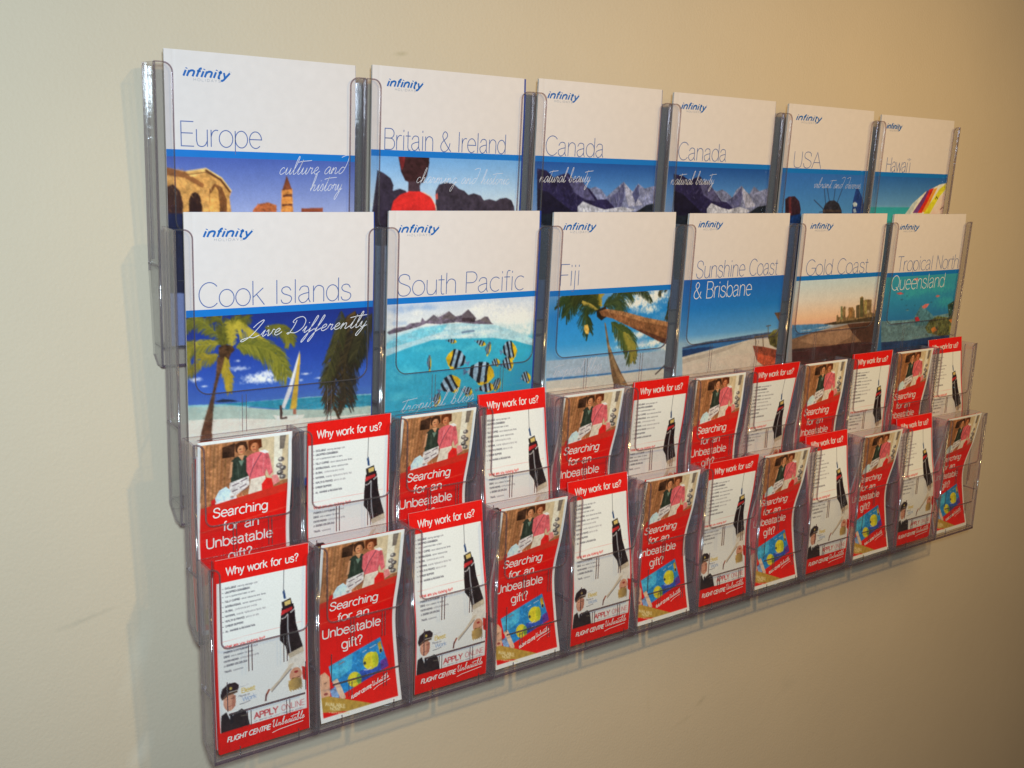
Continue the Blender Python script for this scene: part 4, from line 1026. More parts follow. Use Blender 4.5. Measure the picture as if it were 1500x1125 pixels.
  ('p',(200,110,110),[(109.2,155.7),(117.6,151.8),(130.5,151.3),(122.9,158.6),(113.7,159.2)],0.2),
  ('p',(190,50,70),[(93.1,173.4),(102.0,172.2),(109.3,179.9),(96.5,180.2)],0.2),
  ('p',(196,110,110),[(144.7,139.9),(151.7,137.4),(159.8,139.5),(152.8,141.8)],0.2),
  ('p',(206,110,116),[(74.2,107.2),(86.5,105.5),(87.5,109.8),(76.6,109.9)],0.2),
  ('p',(196,90,100),[(31.1,129.3),(43.1,127.7),(52.8,131.3),(40.6,132.2)],0.2),
  ('c',(40,70,90),[(49.6,140.8,4.3,1.7),(62.6,151.1,5.1,1.3),(68.0,158.9,7.3,1.8),(88.2,152.4,3.0,2.2),(62.6,135.0,2.9,1.3),(135.7,149.4,4.6,1.3)],0.6),
  ('c',(180,190,190),[(68.2,160.0,7.3,1.1)],0.5),
  ('p',(40,70,120),[(8.5,210.1),(80.0,212.0),(154.3,210.6),(241.0,212.1),(258.3,278.9),(18.6,257.5)],0.2),
 ],
}

MM = 0.001
P = 0.230                                   # pitch of the wide pockets
#        front-top height, front-top depth from the wall, pocket height, lean
TIER = {1: (0.28766, 0.05500, 0.3026, math.asin(0.02636 / 0.3025), 0.0371),
        2: (0.12698, 0.08844, 0.3026, math.asin(0.02636 / 0.3025), 0.0371),
        3: (-0.08110, 0.11234, 0.2108, math.asin(0.01284 / 0.2108), 0.0337),
        4: (-0.20054, 0.13967, 0.2108, math.asin(0.01284 / 0.2108), 0.0337)}


def tier_matrix(t):
    z, y, h, lean, d = TIER[t]
    return Matrix.Translation((0, -y, z)) @ Matrix.Rotation(lean, 4, 'X')


# ------------------------------------------------------------------ wall
def wall_material():
    m, t, b = new_mat('painted_wall')
    tc = t.nodes.new('ShaderNodeTexCoord')
    n1 = t.nodes.new('ShaderNodeTexNoise'); n1.inputs['Scale'].default_value = 5.0; n1.inputs['Detail'].default_value = 5.0
    n2 = t.nodes.new('ShaderNodeTexNoise'); n2.inputs['Scale'].default_value = 260.0; n2.inputs['Detail'].default_value = 3.0
    n3 = t.nodes.new('ShaderNodeTexNoise'); n3.inputs['Scale'].default_value = 40.0; n3.inputs['Detail'].default_value = 4.0
    for n in (n1, n2, n3):
        t.links.new(tc.outputs['Object'], n.inputs['Vector'])
    r = t.nodes.new('ShaderNodeMapRange'); r.inputs['To Min'].default_value = .955; r.inputs['To Max'].default_value = 1.045
    t.links.new(n1.outputs['Fac'], r.inputs['Value'])
    mx = t.nodes.new('ShaderNodeMix'); mx.data_type = 'RGBA'; mx.blend_type = 'MULTIPLY'; mx.inputs[0].default_value = 1
    mx.inputs[6].default_value = (0.668, 0.555, 0.428, 1)
    t.links.new(r.outputs['Result'], mx.inputs[7])
    col = mx.outputs[2]
    # scuffs, rubbed marks and, last, two pale streaks left of the rack: (x, z, half length, half height, tilt, strength, colour)
    for x, z, a, h, tilt, k, c in ((.306, .327, .010, .003, .1, .5, (.40, .34, .2)), (.835, -.632, .016, .004, .5, .35, (.42, .36, .26)),
                                   (.79, -.655, .030, .003, .2, .3, (.46, .40, .28)), (-.085, -.275, .030, .003, .2, .35, (.42, .38, .30)),
                                   (.72, -.60, .004, .03, .1, .12, (.5, .4, .25)), (1.05, -.66, .02, .02, .3, .18, (.5, .44, .34)),
                                   (-.035, -.33, .012, .05, -.3, .25, (.80, .74, .62)), (-.04, -.44, .01, .03, -.5, .3, (.85, .80, .70))):
        mp = t.nodes.new('ShaderNodeMapping'); mp.vector_type = 'TEXTURE'
        mp.inputs['Location'].default_value = (x, 0, z)
        mp.inputs['Rotation'].default_value = (0, -tilt, 0)
        mp.inputs['Scale'].default_value = (a, 1.0, h)
        t.links.new(tc.outputs['Object'], mp.inputs['Vector'])
        ln = t.nodes.new('ShaderNodeVectorMath'); ln.operation = 'LENGTH'
        t.links.new(mp.outputs[0], ln.inputs[0])
        ad = t.nodes.new('ShaderNodeMath'); ad.operation = 'MULTIPLY_ADD'; ad.inputs[1].default_value = 1.6
        t.links.new(n3.outputs['Fac'], ad.inputs[0]); t.links.new(ln.outputs['Value'], ad.inputs[2])
        mr = t.nodes.new('ShaderNodeMapRange'); mr.inputs['From Min'].default_value = 2.0; mr.inputs['From Max'].default_value = 0.8
        mr.inputs['To Min'].default_value = 0; mr.inputs['To Max'].default_value = k
        t.links.new(ad.outputs[0], mr.inputs['Value'])
        mm = t.nodes.new('ShaderNodeMix'); mm.data_type = 'RGBA'
        mm.inputs[7].default_value = (*c, 1)
        t.links.new(mr.outputs['Result'], mm.inputs[0]); t.links.new(col, mm.inputs[6])
        col = mm.outputs[2]
    t.links.new(col, b.inputs['Base Color'])
    ad = t.nodes.new('ShaderNodeMath'); ad.operation = 'ADD'
    t.links.new(n2.outputs['Fac'], ad.inputs[0]); t.links.new(n3.outputs['Fac'], ad.inputs[1])
    bp = t.nodes.new('ShaderNodeBump'); bp.inputs['Strength'].default_value = .22; bp.inputs['Distance'].default_value = .002
    t.links.new(ad.outputs[0], bp.inputs['Height']); t.links.new(bp.outputs['Normal'], b.inputs['Normal'])
    setp(b, Roughness=.62)
    b.inputs['Specular IOR Level'].default_value = .25
    return m


wb = MB()
wb.box(-2.2, 4.2, 0.0, 0.12, -1.9, 1.7, edge=0)
wall = link('wall', wb.mesh('wall', [wall_material()]))
tag(wall, 'plain cream painted wall with faint scuffs behind the rack', 'wall', kind='structure')

# ------------------------------------------------------------------ the rack
rack = bpy.data.objects.new('brochure_rack', None)
COL.objects.link(rack)
rack.empty_display_size = 0.1
RACK_AT = Vector((3 * P, 0, -0.411))
rack.location = RACK_AT
tag(rack, 'clear plastic wall rack with two tiers of wide pockets above two tiers of narrow ones', 'brochure rack')


def rounded(corners):
    """(x, z, radius) corners -> outline with rounded corners"""
    out = []
    n = len(corners)
    for i in range(n):
        x, z, r = corners[i]
        p = Vector((x, z)); a = Vector(corners[i - 1][:2]); b = Vector(corners[(i + 1) % n][:2])
        if r <= 0:
            out.append((x, z)); continue
        da = (a - p).normalized(); db = (b - p).normalized()
        ang = da.angle(db)
        t = r / math.tan(ang / 2)
        s0 = p + da * t; s1 = p + db * t
        c = p + (da + db).normalized() * (r / math.sin(ang / 2))
        a0 = math.atan2(s0.y - c.y, s0.x - c.x); a1 = math.atan2(s1.y - c.y, s1.x - c.x)
        dlt = (a1 - a0 + math.pi) % (2 * math.pi) - math.pi
        for k in range(7):
            q = a0 + dlt * k / 6
            out.append((c.x + r * math.cos(q), c.y + r * math.sin(q)))
    return out


def pocket_meshes(W, H, D, strip, lip, rt, rb, base_v, wide):
    """meshes of one pocket; x across, y into the wall, z up from the front-top corner"""
    g = 0.5 * MM
    T = 2.2 * MM
    x0, x1 = g, W - g
    front = MB()
    o = rounded([(x0, 0, 0), (x0, -H, 0), (x1, -H, 0), (x1, 0, 0), (x1 - strip, 0, rt), (x1 - strip, -lip, rb),
                 (x0 + strip, -lip, rb), (x0 + strip, 0, rt)])
    front.prism(o, 0, T)
    # rolled rim round the cut-away, proud of the face
    path = o[3:] + o[:1]
    st = stroke_mesh([np.array(path) / MM], (1.5 if wide else 2.0), lambda u, v, h: (u * MM, -.25 * MM, v * MM), 0)
    bi = len(front.v)
    front.v += st[0]
    front.f += [[bi + i for i in f] for f in st[1]]
    front.m += [2] * len(st[1])
    front.box(x0 + .3 * MM, x1 - .3 * MM, -.5 * MM, -.05 * MM, -H + .2 * MM, -H + (2.5 * MM if wide else 4 * MM), edge=3, broad='y', flat=3)
    back = MB()
    back.box(x0 + T, x1 - T, D - T, D, -H + 6 * MM, 0)
    back.box(x0 + T + .1 * MM, x1 - T - .1 * MM, T + .1 * MM, D - T - .1 * MM, -base_v - 2.0 * MM, -base_v, broad='z')
    sides = []
    for xs, sg in ((x0, 1), (x1, -1)):
        s = MB()
        a, b = sorted((xs, xs + sg * T))
        # plate in the y-z plane with the chamfered lower back corner
        out = [(T, 0), (T, -H), (D * .45, -H), (D, -H + 14 * MM), (D, 0)]
        n = len(out); bi = len(s.v)
        s.v += [(a, y, z) for y, z in out] + [(b, y, z) for y, z in out]
        s.f.append(list(range(n))); s.m.append(0)
        s.f.append(list(range(2 * n - 1, n - 1, -1))); s.m.append(0)
        for i in range(n):
            j = (i + 1) % n
            s.f.append([bi + i, bi + j, bi + n + j, bi + n + i]); s.m.append(1)
        # stiffening bead down the front corner and a moulded step across the plate
        s.post(xs + sg * .6 * MM, T * .5, -H + .5 * MM, -.4 * MM, 1.5 * MM, 2)
        q = (a - .5 * MM, b + .5 * MM)
        s.box(q[0], q[1], T + 2 * MM, D - 1 * MM, -H * .66, -H * .66 + 1.2 * MM, edge=1, broad='x', flat=1)
        s.box(q[0], q[1], D * .62, D * .62 + .9 * MM, -H * .64, -4 * MM, edge=2, broad='x', flat=0)
        sides.append(s)
    ribs = MB()
    y0, y1 = -0.7 * MM, -0.05 * MM
    def bar(xa, xb, za, zb):
        ribs.box(min(xa, xb), max(xa, xb), y0, y1, min(za, zb), max(za, zb), edge=1, broad='y', flat=1)
    if wide:
        for u in (.30, .72):
            for du in (-2.2, 2.2):
                bar(W * u + du * MM - .35 * MM, W * u + du * MM + .35 * MM, -lip - 4 * MM, -lip - 44 * MM)
        bar(x0 + strip, x1 - strip, -lip - 47 * MM, -lip - 48 * MM)
    else:
        for u in (.35, .68):
            for du in (-1.8, 1.8):
                bar(W * u + du * MM - .4 * MM, W * u + du * MM + .4 * MM, -lip - 1.5 * MM, -lip - 30 * MM)
        # moulded rectangle lower down: bottom bar and two legs
        zb = -157 * MM
        bar(x0 + 16 * MM, x1 - 15 * MM, zb, zb - 2.0 * MM)
        bar(x0 + 14.5 * MM, x0 + 15.3 * MM, zb + 3 * MM, -122 * MM)
        bar(x1 - 14.5 * MM, x1 - 13.7 * MM, zb + 3 * MM, -122 * MM)
        for u in (.33, .70):
            for du in (-1.8, 1.8):
                bar(W * u + du * MM - .3 * MM, W * u + du * MM + .3 * MM, zb - 3 * MM, zb - 20 * MM)
        for u in (.24, .80):
            bar(W * u - .5 * MM, W * u + .5 * MM, -H + 1 * MM, -H + 14 * MM)
    nm = 'wide_pocket' if wide else 'leaflet_pocket'
    return (nm, back.mesh(nm, [M_CLEAR, M_EDGE]), front.mesh('front_panel', [M_CLEAR, M_EDGE, M_RIM, M_BASE]),
            [s.mesh('side_panel', [M_SIDE if wide else M_SIDE_N, M_EDGE, M_POST]) for s in sides], ribs.mesh('moulded_rib', [M_CLEAR, M_POST if wide else M_RIM]))


A4M = pocket_meshes(P, .3026, .0371, 18 * MM, .166, 9 * MM, 14 * MM, 282 * MM, True)
DLM = pocket_meshes(P / 2, .2108, .0337, 10.5 * MM, .086, 8.5 * MM, 8 * MM, 205 * MM, False)


def place_pocket(kit, t, x):
    nm, back, front, sides, ribs = kit
    o = link(nm, back, rack)
    m = Matrix.Translation(-RACK_AT) @ tier_matrix(t) @ Matrix.Translation((x, 0, 0))
    o.location = m.to_translation()
    o.rotation_euler = m.to_euler()
    link('front_panel', front, o)
    for s in sides:
        link('side_panel', s, o)
    link('moulded_rib', ribs, o)


for t in (1, 2):
    for k in range(6):
        place_pocket(A4M, t, k * P)
for t in (3, 4):
    for k in range(12):
        place_pocket(DLM, t, k * P / 2)


def thing_at(name, t, x, v, depth, label, cat, group):
    """an Empty standing in a pocket: x across the tier, v mm below the tier's top, depth behind its face"""
    o = bpy.data.objects.new(name, None)
    COL.objects.link(o)
    o.empty_display_size = .03
    m = tier_matrix(t) @ Matrix.Translation((x, depth, -v * MM))
    o.location = m.to_translation()
    o.rotation_euler = m.to_euler()
    return tag(o, label, cat, group)


# ------------------------------------------------------------------ holiday brochures
CW = 208.0
BASE_V = 281.9          # brochures stand on the pocket floor


def brochure(key, t, x0, v0, label, titles, logo, tag_lines, band=7.0, photo_v=None, seed=0, tilt=0.0):
    """x0: left edge along the tier (mm); v0: top edge below the tier's top (mm); titles: (text, uL, uR, v, cap, white)"""
    Hc = BASE_V - v0
    bow = random.Random(seed).uniform(.6, 1.6)
    e = thing_at('brochure', t, (x0 + CW / 2) * MM, BASE_V, 3.4 * MM, label, 'brochure', 'holiday brochures in the wide pockets')

    def fmap(u, v, h):
        u = np.asarray(u, float); v = np.asarray(v, float)
        y = 1.6 - bow * np.sin(np.pi * np.clip(u / CW, 0, 1)) - h
        y = y + .18 * np.exp(-((u - 9.0) / 1.6) ** 2)          # crease beside the spine
        y = y + 3.0 * np.clip((60 - v) / 60, 0, 1) ** 2 * (u / CW) * .6
        return ((u - CW / 2) * MM, y * MM, (Hc - v) * MM)

    us = np.r_[np.linspace(0, 20, 15), np.linspace(24, CW, 36)]
    vs = np.linspace(0, Hc, 60)
    cover = link('cover', slab_mesh('cover', us, vs, fmap, M_WHITE, 0.0, -.3), e)
    uc = np.linspace(.4, CW - .6, 12)
    link('page_block', slab_mesh('page_block', uc, np.linspace(.6, Hc - .1, 30), fmap, M_PAGES, -.4, -3.4), e)
    link('back_cover', slab_mesh('back_cover', uc + {1: 2.6, 2: 5.6, 3: 4.6, 4: 5.0, 5: 2.5, 6: 2.2, 7: 3.6, 8: 5.8, 9: 4.0, 10: 5.2, 11: 3.4, 12: 4.6}[seed], np.linspace(.2, Hc - .05, 30), fmap, M_BACKBLUE, -3.5, -3.9), e)
    # band and picture
    bv = photo_v if photo_v else 95.6
    if band > 0:
        link('blue_band', grid_mesh('blue_band', np.linspace(.05, CW - .05, 60), np.linspace(bv, bv + band, 4), fmap, M_BAND, .12), cover)
    pv = bv + max(band, 0)
    cvs = Canvas(0, pv, CW, Hc - pv, 2.2, seed + 11)
    cvs.run(ART[key])
    cvs.soften(2)
    link('photo', grid_mesh('photo', np.linspace(.05, CW - .05, 210), np.linspace(pv, Hc - .2, int((Hc - pv) / 1.0)), fmap, M_PHOTO, .12, cvs), cover)
    for text, a, b, v, cap, white in titles:
        V, F = stroke_mesh(fit_text(text, a, b, v, cap), 1.0 if not white else 1.05, fmap, .26)
        mesh_obj('title', V, F, M_TITLE_W if white else M_TITLE, cover)
    la, lb, lv = logo
    V, F = stroke_mesh(fit_text('infinity', la, lb, lv, 8.2, GL, .09, .26), 2.05, fmap, .26)
    mesh_obj('logo', V, F, M_LOGO, cover)
    k = (lb - la) / 50.0
    V, F = stroke_mesh(fit_text('HOLIDAYS', la + 12 * k, lb - 8 * k, lv + 4.0, 2.4, GL, .3), .42, fmap, .26)
    mesh_obj('logo_subtitle', V, F, M_GREY, cover)
    V, F = stroke_mesh(fit_text('TM', lb + 1.2, lb + 3.6, lv - 6.4, 1.0, {**GL, 'M': GL['N']}, .2), .25, fmap, .26)
    mesh_obj('trade_mark', V, F, M_GREY, cover)
    for text, a, b, v, sz, slope, w in tag_lines:
        V, F = stroke_mesh(fit_text(text, a, b, v, sz, HW, 0, .28, slope), w * .72, fmap, .26)
        mesh_obj('tagline', V, F, M_SCRIPT, cover)
    return e


brochure('europe', 1, 12, -13, 'Europe brochure with sunlit stone arches and a tower on its cover, beside Britain & Ireland',
         [('Europe', 13, 100, 92, 24, 0)], (17.5, 64, 24.5), [('culture and', 118, 196, 118, 15, .03, .75), ('history', 154, 192, 135, 15, .03, .75)], seed=1)
brochure('britain', 1, 240, -15.5, 'Britain & Ireland brochure with a red-coated guard seen from behind on its cover',
         [('Britain & Ireland', 15, 184, 90, 23, 0)], (17.5, 62, 21.5), [('charming and historic', 58, 190, 126.5, 14, .0, .6)], seed=2, photo_v=90.6)
brochure('canada_a', 1, 469, -17.5, 'Canada brochure with blue mountains, directly right of Britain & Ireland',
         [('Canada', 14.5, 111, 91.5, 24, 0)], (13.3, 61.5, 22.6), [('natural beauty', 8, 90, 125, 15, .02, .7)], seed=3, photo_v=92.4)
brochure('canada_b', 1, 698, -16, 'Canada brochure with blue mountains, directly left of USA',
         [('Canada', 15.5, 112, 89, 24, 0)], (14.2, 60.5, 21), [('natural beauty', 6, 90, 123, 15, .02, .7)], seed=4, photo_v=91)
brochure('usa', 1, 934, -15, 'USA brochure with a spiked crown and deep blue sky on its cover',
         [('USA', 21, 87, 92.5, 24, 0)], (17.1, 74, 22.8), [('vibrant and diverse', 75, 192, 122, 13, .0, .55)], seed=5, photo_v=93.4)
brochure('hawaii', 1, 1161, -11, "Hawai'i brochure with striped surfboards over turquoise sea, at the right end of the top row",
         [("Hawai'i", 26, 93, 89.5, 23, 0)], (15, 54, 21), [], seed=6, photo_v=90.2)
brochure('cook', 2, 12, -16.5, 'Cook Islands brochure with palms, white beach and a yellow-sailed boat on its cover',
         [('Cook Islands', 12, 182, 94.5, 25, 0)], (17.8, 67, 24.4), [('Live Differently', 64, 200, 128, 14, .02, 1.0)], seed=7, photo_v=96.6)
brochure('pacific', 2, 238, -18, 'South Pacific brochure with striped yellow fish under thatched huts on its cover',
         [('South Pacific', 11.5, 189, 95, 24.5, 0)], (11, 62, 24), [('tropical bliss', 20, 120, 231, 15, .05, .7)], seed=8, photo_v=96.9)
brochure('fiji', 2, 467, -16.5, 'Fiji brochure with a leaning palm trunk over a beach on its cover',
         [('Fiji', 13.5, 47, 91.5, 27, 0)], (14.6, 65, 21.8), [('tropical bliss', 12, 92, 208, 15, .04, .7)], seed=9, photo_v=97)
brochure('sunshine', 2, 699, -15, 'Sunshine Coast & Brisbane brochure with a beached wooden boat on its cover',
         [('Sunshine Coast', 21, 191, 89, 24, 0), ('& Brisbane', 20, 138, 117.5, 23, 1)], (17.4, 62.6, 19), [], seed=10, band=0, photo_v=90.6)
brochure('gold', 2, 935, -14.5, 'Gold Coast brochure with a high-rise skyline at dusk on its cover',
         [('Gold Coast', 18.5, 172, 93, 24, 0)], (17.8, 69, 22.4), [], seed=11, photo_v=93.5)
brochure('north', 2, 1160, -13.5, 'Tropical North Queensland brochure with a coral reef on its cover, under the surfboards',
         [('Tropical North', 24.5, 203, 93, 24, 0), ('Queensland', 15, 168, 124, 24, 1)], (17.2, 68, 25), [], seed=12, photo_v=95)

# ------------------------------------------------------------------ leaflets
LW = 99.0
RED = (222, 28, 24)


def art_recruit():
    c = Canvas(0, 0, LW, 214, 4.0, 77, (240, 236, 236))
    c.poly((214, 30, 30), [(0, 0), (1.6, 0), (1.6, 214), (0, 214)])
    c.poly((206, 34, 40), [(96.6, 0), (99, 0), (99, 214), (96.6, 214)])
    c.poly(RED, [(0, 0), (99, 0), (99, 25), (0, 25)], .04)
    g = (140, 140, 148); dk = (98, 98, 108)
    rows = [('EXCLUSIVE', 'training package with', 33), ('UNCAPPED COMMISSION', '', 37.5), ('', 'with a guaranteed base to start', 42), ('FULLY CAPPED', 'travel discounts and fares', 47.5),
            ('INTERNATIONAL', 'career opportunities', 53), ('GLOBAL', 'conferences and events', 58), ('NATIONAL', 'awards nights and a family feel', 63.5),
            ('HEALTH & FINANCE', 'advice on site', 69), ('CAREER SUPPORT', '', 74.5), ('ALL AWARDS & RECOGNITION', '', 80.5)]
    f = {**GL, 'x': GL['v'], 'X': GL['V'], 'M': GL['N'], 'K': GL['H'], 'q': GL['g'], 'z': GL['s']}
    for a, b, v in rows:
        u = 10.0
        c.line(dk, .7, [(7.2, v - .8), (8.2, v - .8)])
        if a:
            st, w = layout(a, 1.9, f, .08)
            c.strokes(dk, .42, [p * (1, -1) + (u, v) for p in st]); u += w + 1.5
        if b:
            st, w = layout(b, 1.9, f, .06)
            k = min(1.0, (64 - u) / w)
            c.strokes(g, .3, [p * (k, -1) + (u, v) for p in st], .8)
    c.line((206, 120, 120), .35, [(6, 90), (92, 88.5)])
    c.strokes((206, 60, 60), .5, fit_text('What are you looking for?', 8, 52, 98, 3.0, f))
    for a, b, v in [('PASSION & ENTHUSIASM', 'for travel', 103.5), ('DRIVE', 'and a passion for sales', 108.5), ('OUTSTANDING', 'communication skills', 113.5), ('A DEGREE OR DIPLOMA', '', 118.5), ('TRAVEL', 'experience', 125)]:
        st, w = layout(a, 1.9, f, .08)
        c.strokes(dk, .42, [p * (1, -1) + (8, v) for p in st])
        if b:
            st, w2 = layout(b, 1.9, f, .06)
            c.strokes(g, .3, [p * (1, -1) + (9.5 + w, v) for p in st], .8)
    # the figure hanging upside down on a cord
    c.line((96, 96, 104), .8, [(72.5, 25), (72, 46), (73, 52)])
    c.line((60, 80, 110), 1.6, [(72.4, 48), (74, 56)])
    c.poly((44, 70, 116), [(71, 49), (73.5, 49), (75, 58), (72.5, 58)])
    c.poly((52, 46, 46), [(70, 61), (80, 58), (82, 66), (71, 68)], .2)
    c.poly((206, 178, 110), [(73, 61.5), (80, 60), (80, 65), (74, 66)], .1)
    c.poly((40, 30, 34), [(70, 68), (83, 65), (84.5, 72), (86, 88), (90, 104), (94, 118), (77, 124), (74, 112), (68, 104), (68.5, 88)], .3)
    c.poly((176, 44, 48), [(70, 71), (82, 68.5), (82, 72), (69.5, 76)], .2)
    c.line((226, 222, 224), .8, [(70, 80), (74, 79.5), (77, 76)]); c.line((226, 222, 224), .9, [(80, 75), (84, 72)])
    c.line((170, 168, 176), 1.2, [(77, 77), (77, 92), (78, 108), (80, 122)])
    c.poly((196, 180, 160), [(77, 122), (94, 117), (95, 124), (79, 129)], .12)
    c.poly((222, 214, 206), [(77, 128), (95, 123), (95, 142), (80, 144), (76, 138)], .08)
    c.poly((206, 190, 172), [(79, 134), (84, 134), (70, 150), (58, 160), (56, 157), (66, 149)], .08)
    c.line((110, 104, 110), 1.0, [(80, 140), (68, 151), (58, 160)])
    c.line((150, 70, 50), 2.2, [(55, 157), (52, 162)]); c.line((90, 40, 40), 1.8, [(52, 161), (51, 168)])
    c.ell((206, 146, 120), 85, 148, 7, 8.5, .1)
    c.poly((190, 40, 36), [(92, 140), (97, 142), (97, 158), (93, 155)], .15)
    c.ell((170, 134, 76), 84, 158, 7.6, 7, .35)
    for i in range(16):
        c.line((196 - i * 4, 160 - i * 3, 96 - i), .7, [(77 + i * .95, 153), (77.5 + i * .95, 164 + (i % 3))])
    c.line((80, 50, 40), .8, [(81, 151), (83.5, 151.4)]); c.line((80, 50, 40), .8, [(86.5, 151.6), (89, 151)]); c.ell((150, 40, 44), 85.6, 144.6, 2.4, 1.3)
    # round badge of words
    c.line((150, 150, 160), .4, [(23, 145), (33, 144)])
    c.strokes((206, 176, 90), .8, fit_text('Best', 25, 40, 152, 5, GL))
    c.strokes((150, 150, 160), .4, fit_text('Places to', 22, 34, 156, 2.2, GL))
    c.strokes((150, 170, 204), .8, fit_text('Work', 26, 41, 161.5, 4.6, GL))
    c.line((70, 70, 84), .6, [(23, 164), (34, 163)])
    # pilot in a peaked cap
    U = lambda q: [(x, y + 6) for x, y in q]
    c.poly((46, 38, 42), U([(2, 180), (3, 165), (9, 162), (17, 166), (25, 163), (30, 168), (33, 183), (33, 186), (2, 186)]), .2)
    c.poly((232, 228, 228), U([(8, 161), (13, 174), (18, 163), (15, 160)]), .05)
    c.poly((40, 36, 44), U([(12, 166), (15, 165), (15.5, 176), (12.5, 177)]), .1)
    c.line((120, 110, 96), .8, U([(24, 171), (30, 172)]))
    c.ell((202, 146, 124), 12.5, 158, 6.6, 10, .12)
    c.poly((176, 116, 98), U([(15.5, 146), (19, 146), (18.5, 158), (14.5, 161)]), .12)
    c.line((96, 60, 52), .6, U([(8.5, 149), (11, 149)])); c.line((96, 60, 52), .6, U([(14, 149), (17, 148.6)])); c.line((150, 80, 76), .6, U([(10.5, 157), (15, 156.6)]))
    c.poly((44, 32, 38), U([(3, 143), (5, 136), (12, 131.5), (19, 132), (23, 136), (22, 141), (13, 141), (4, 147)]), .2)
    c.poly((84, 64, 52), U([(4, 147), (13, 141.5), (21.5, 141.5), (21, 144), (12, 144.5), (5, 148.5)]), .2)
    c.ell((196, 170, 90), 14, 143.5, 1.4, 1.6)
    c.strokes((190, 52, 60), 1.25, fit_text('APPLY', 38, 64, 185, 6.4, GL, .05))
    c.strokes((196, 110, 116), .7, fit_text('ONLINE', 68, 94, 185, 6.4, GL, .05))
    c.strokes((150, 146, 160), .35, fit_text('or send us your resume today', 38, 93, 188.3, 1.7, f), .8)
    c.poly((216, 26, 24), [(0, 190), (99, 189.5), (99, 214), (0, 214)], .05)
    c.soften(2)
    return c


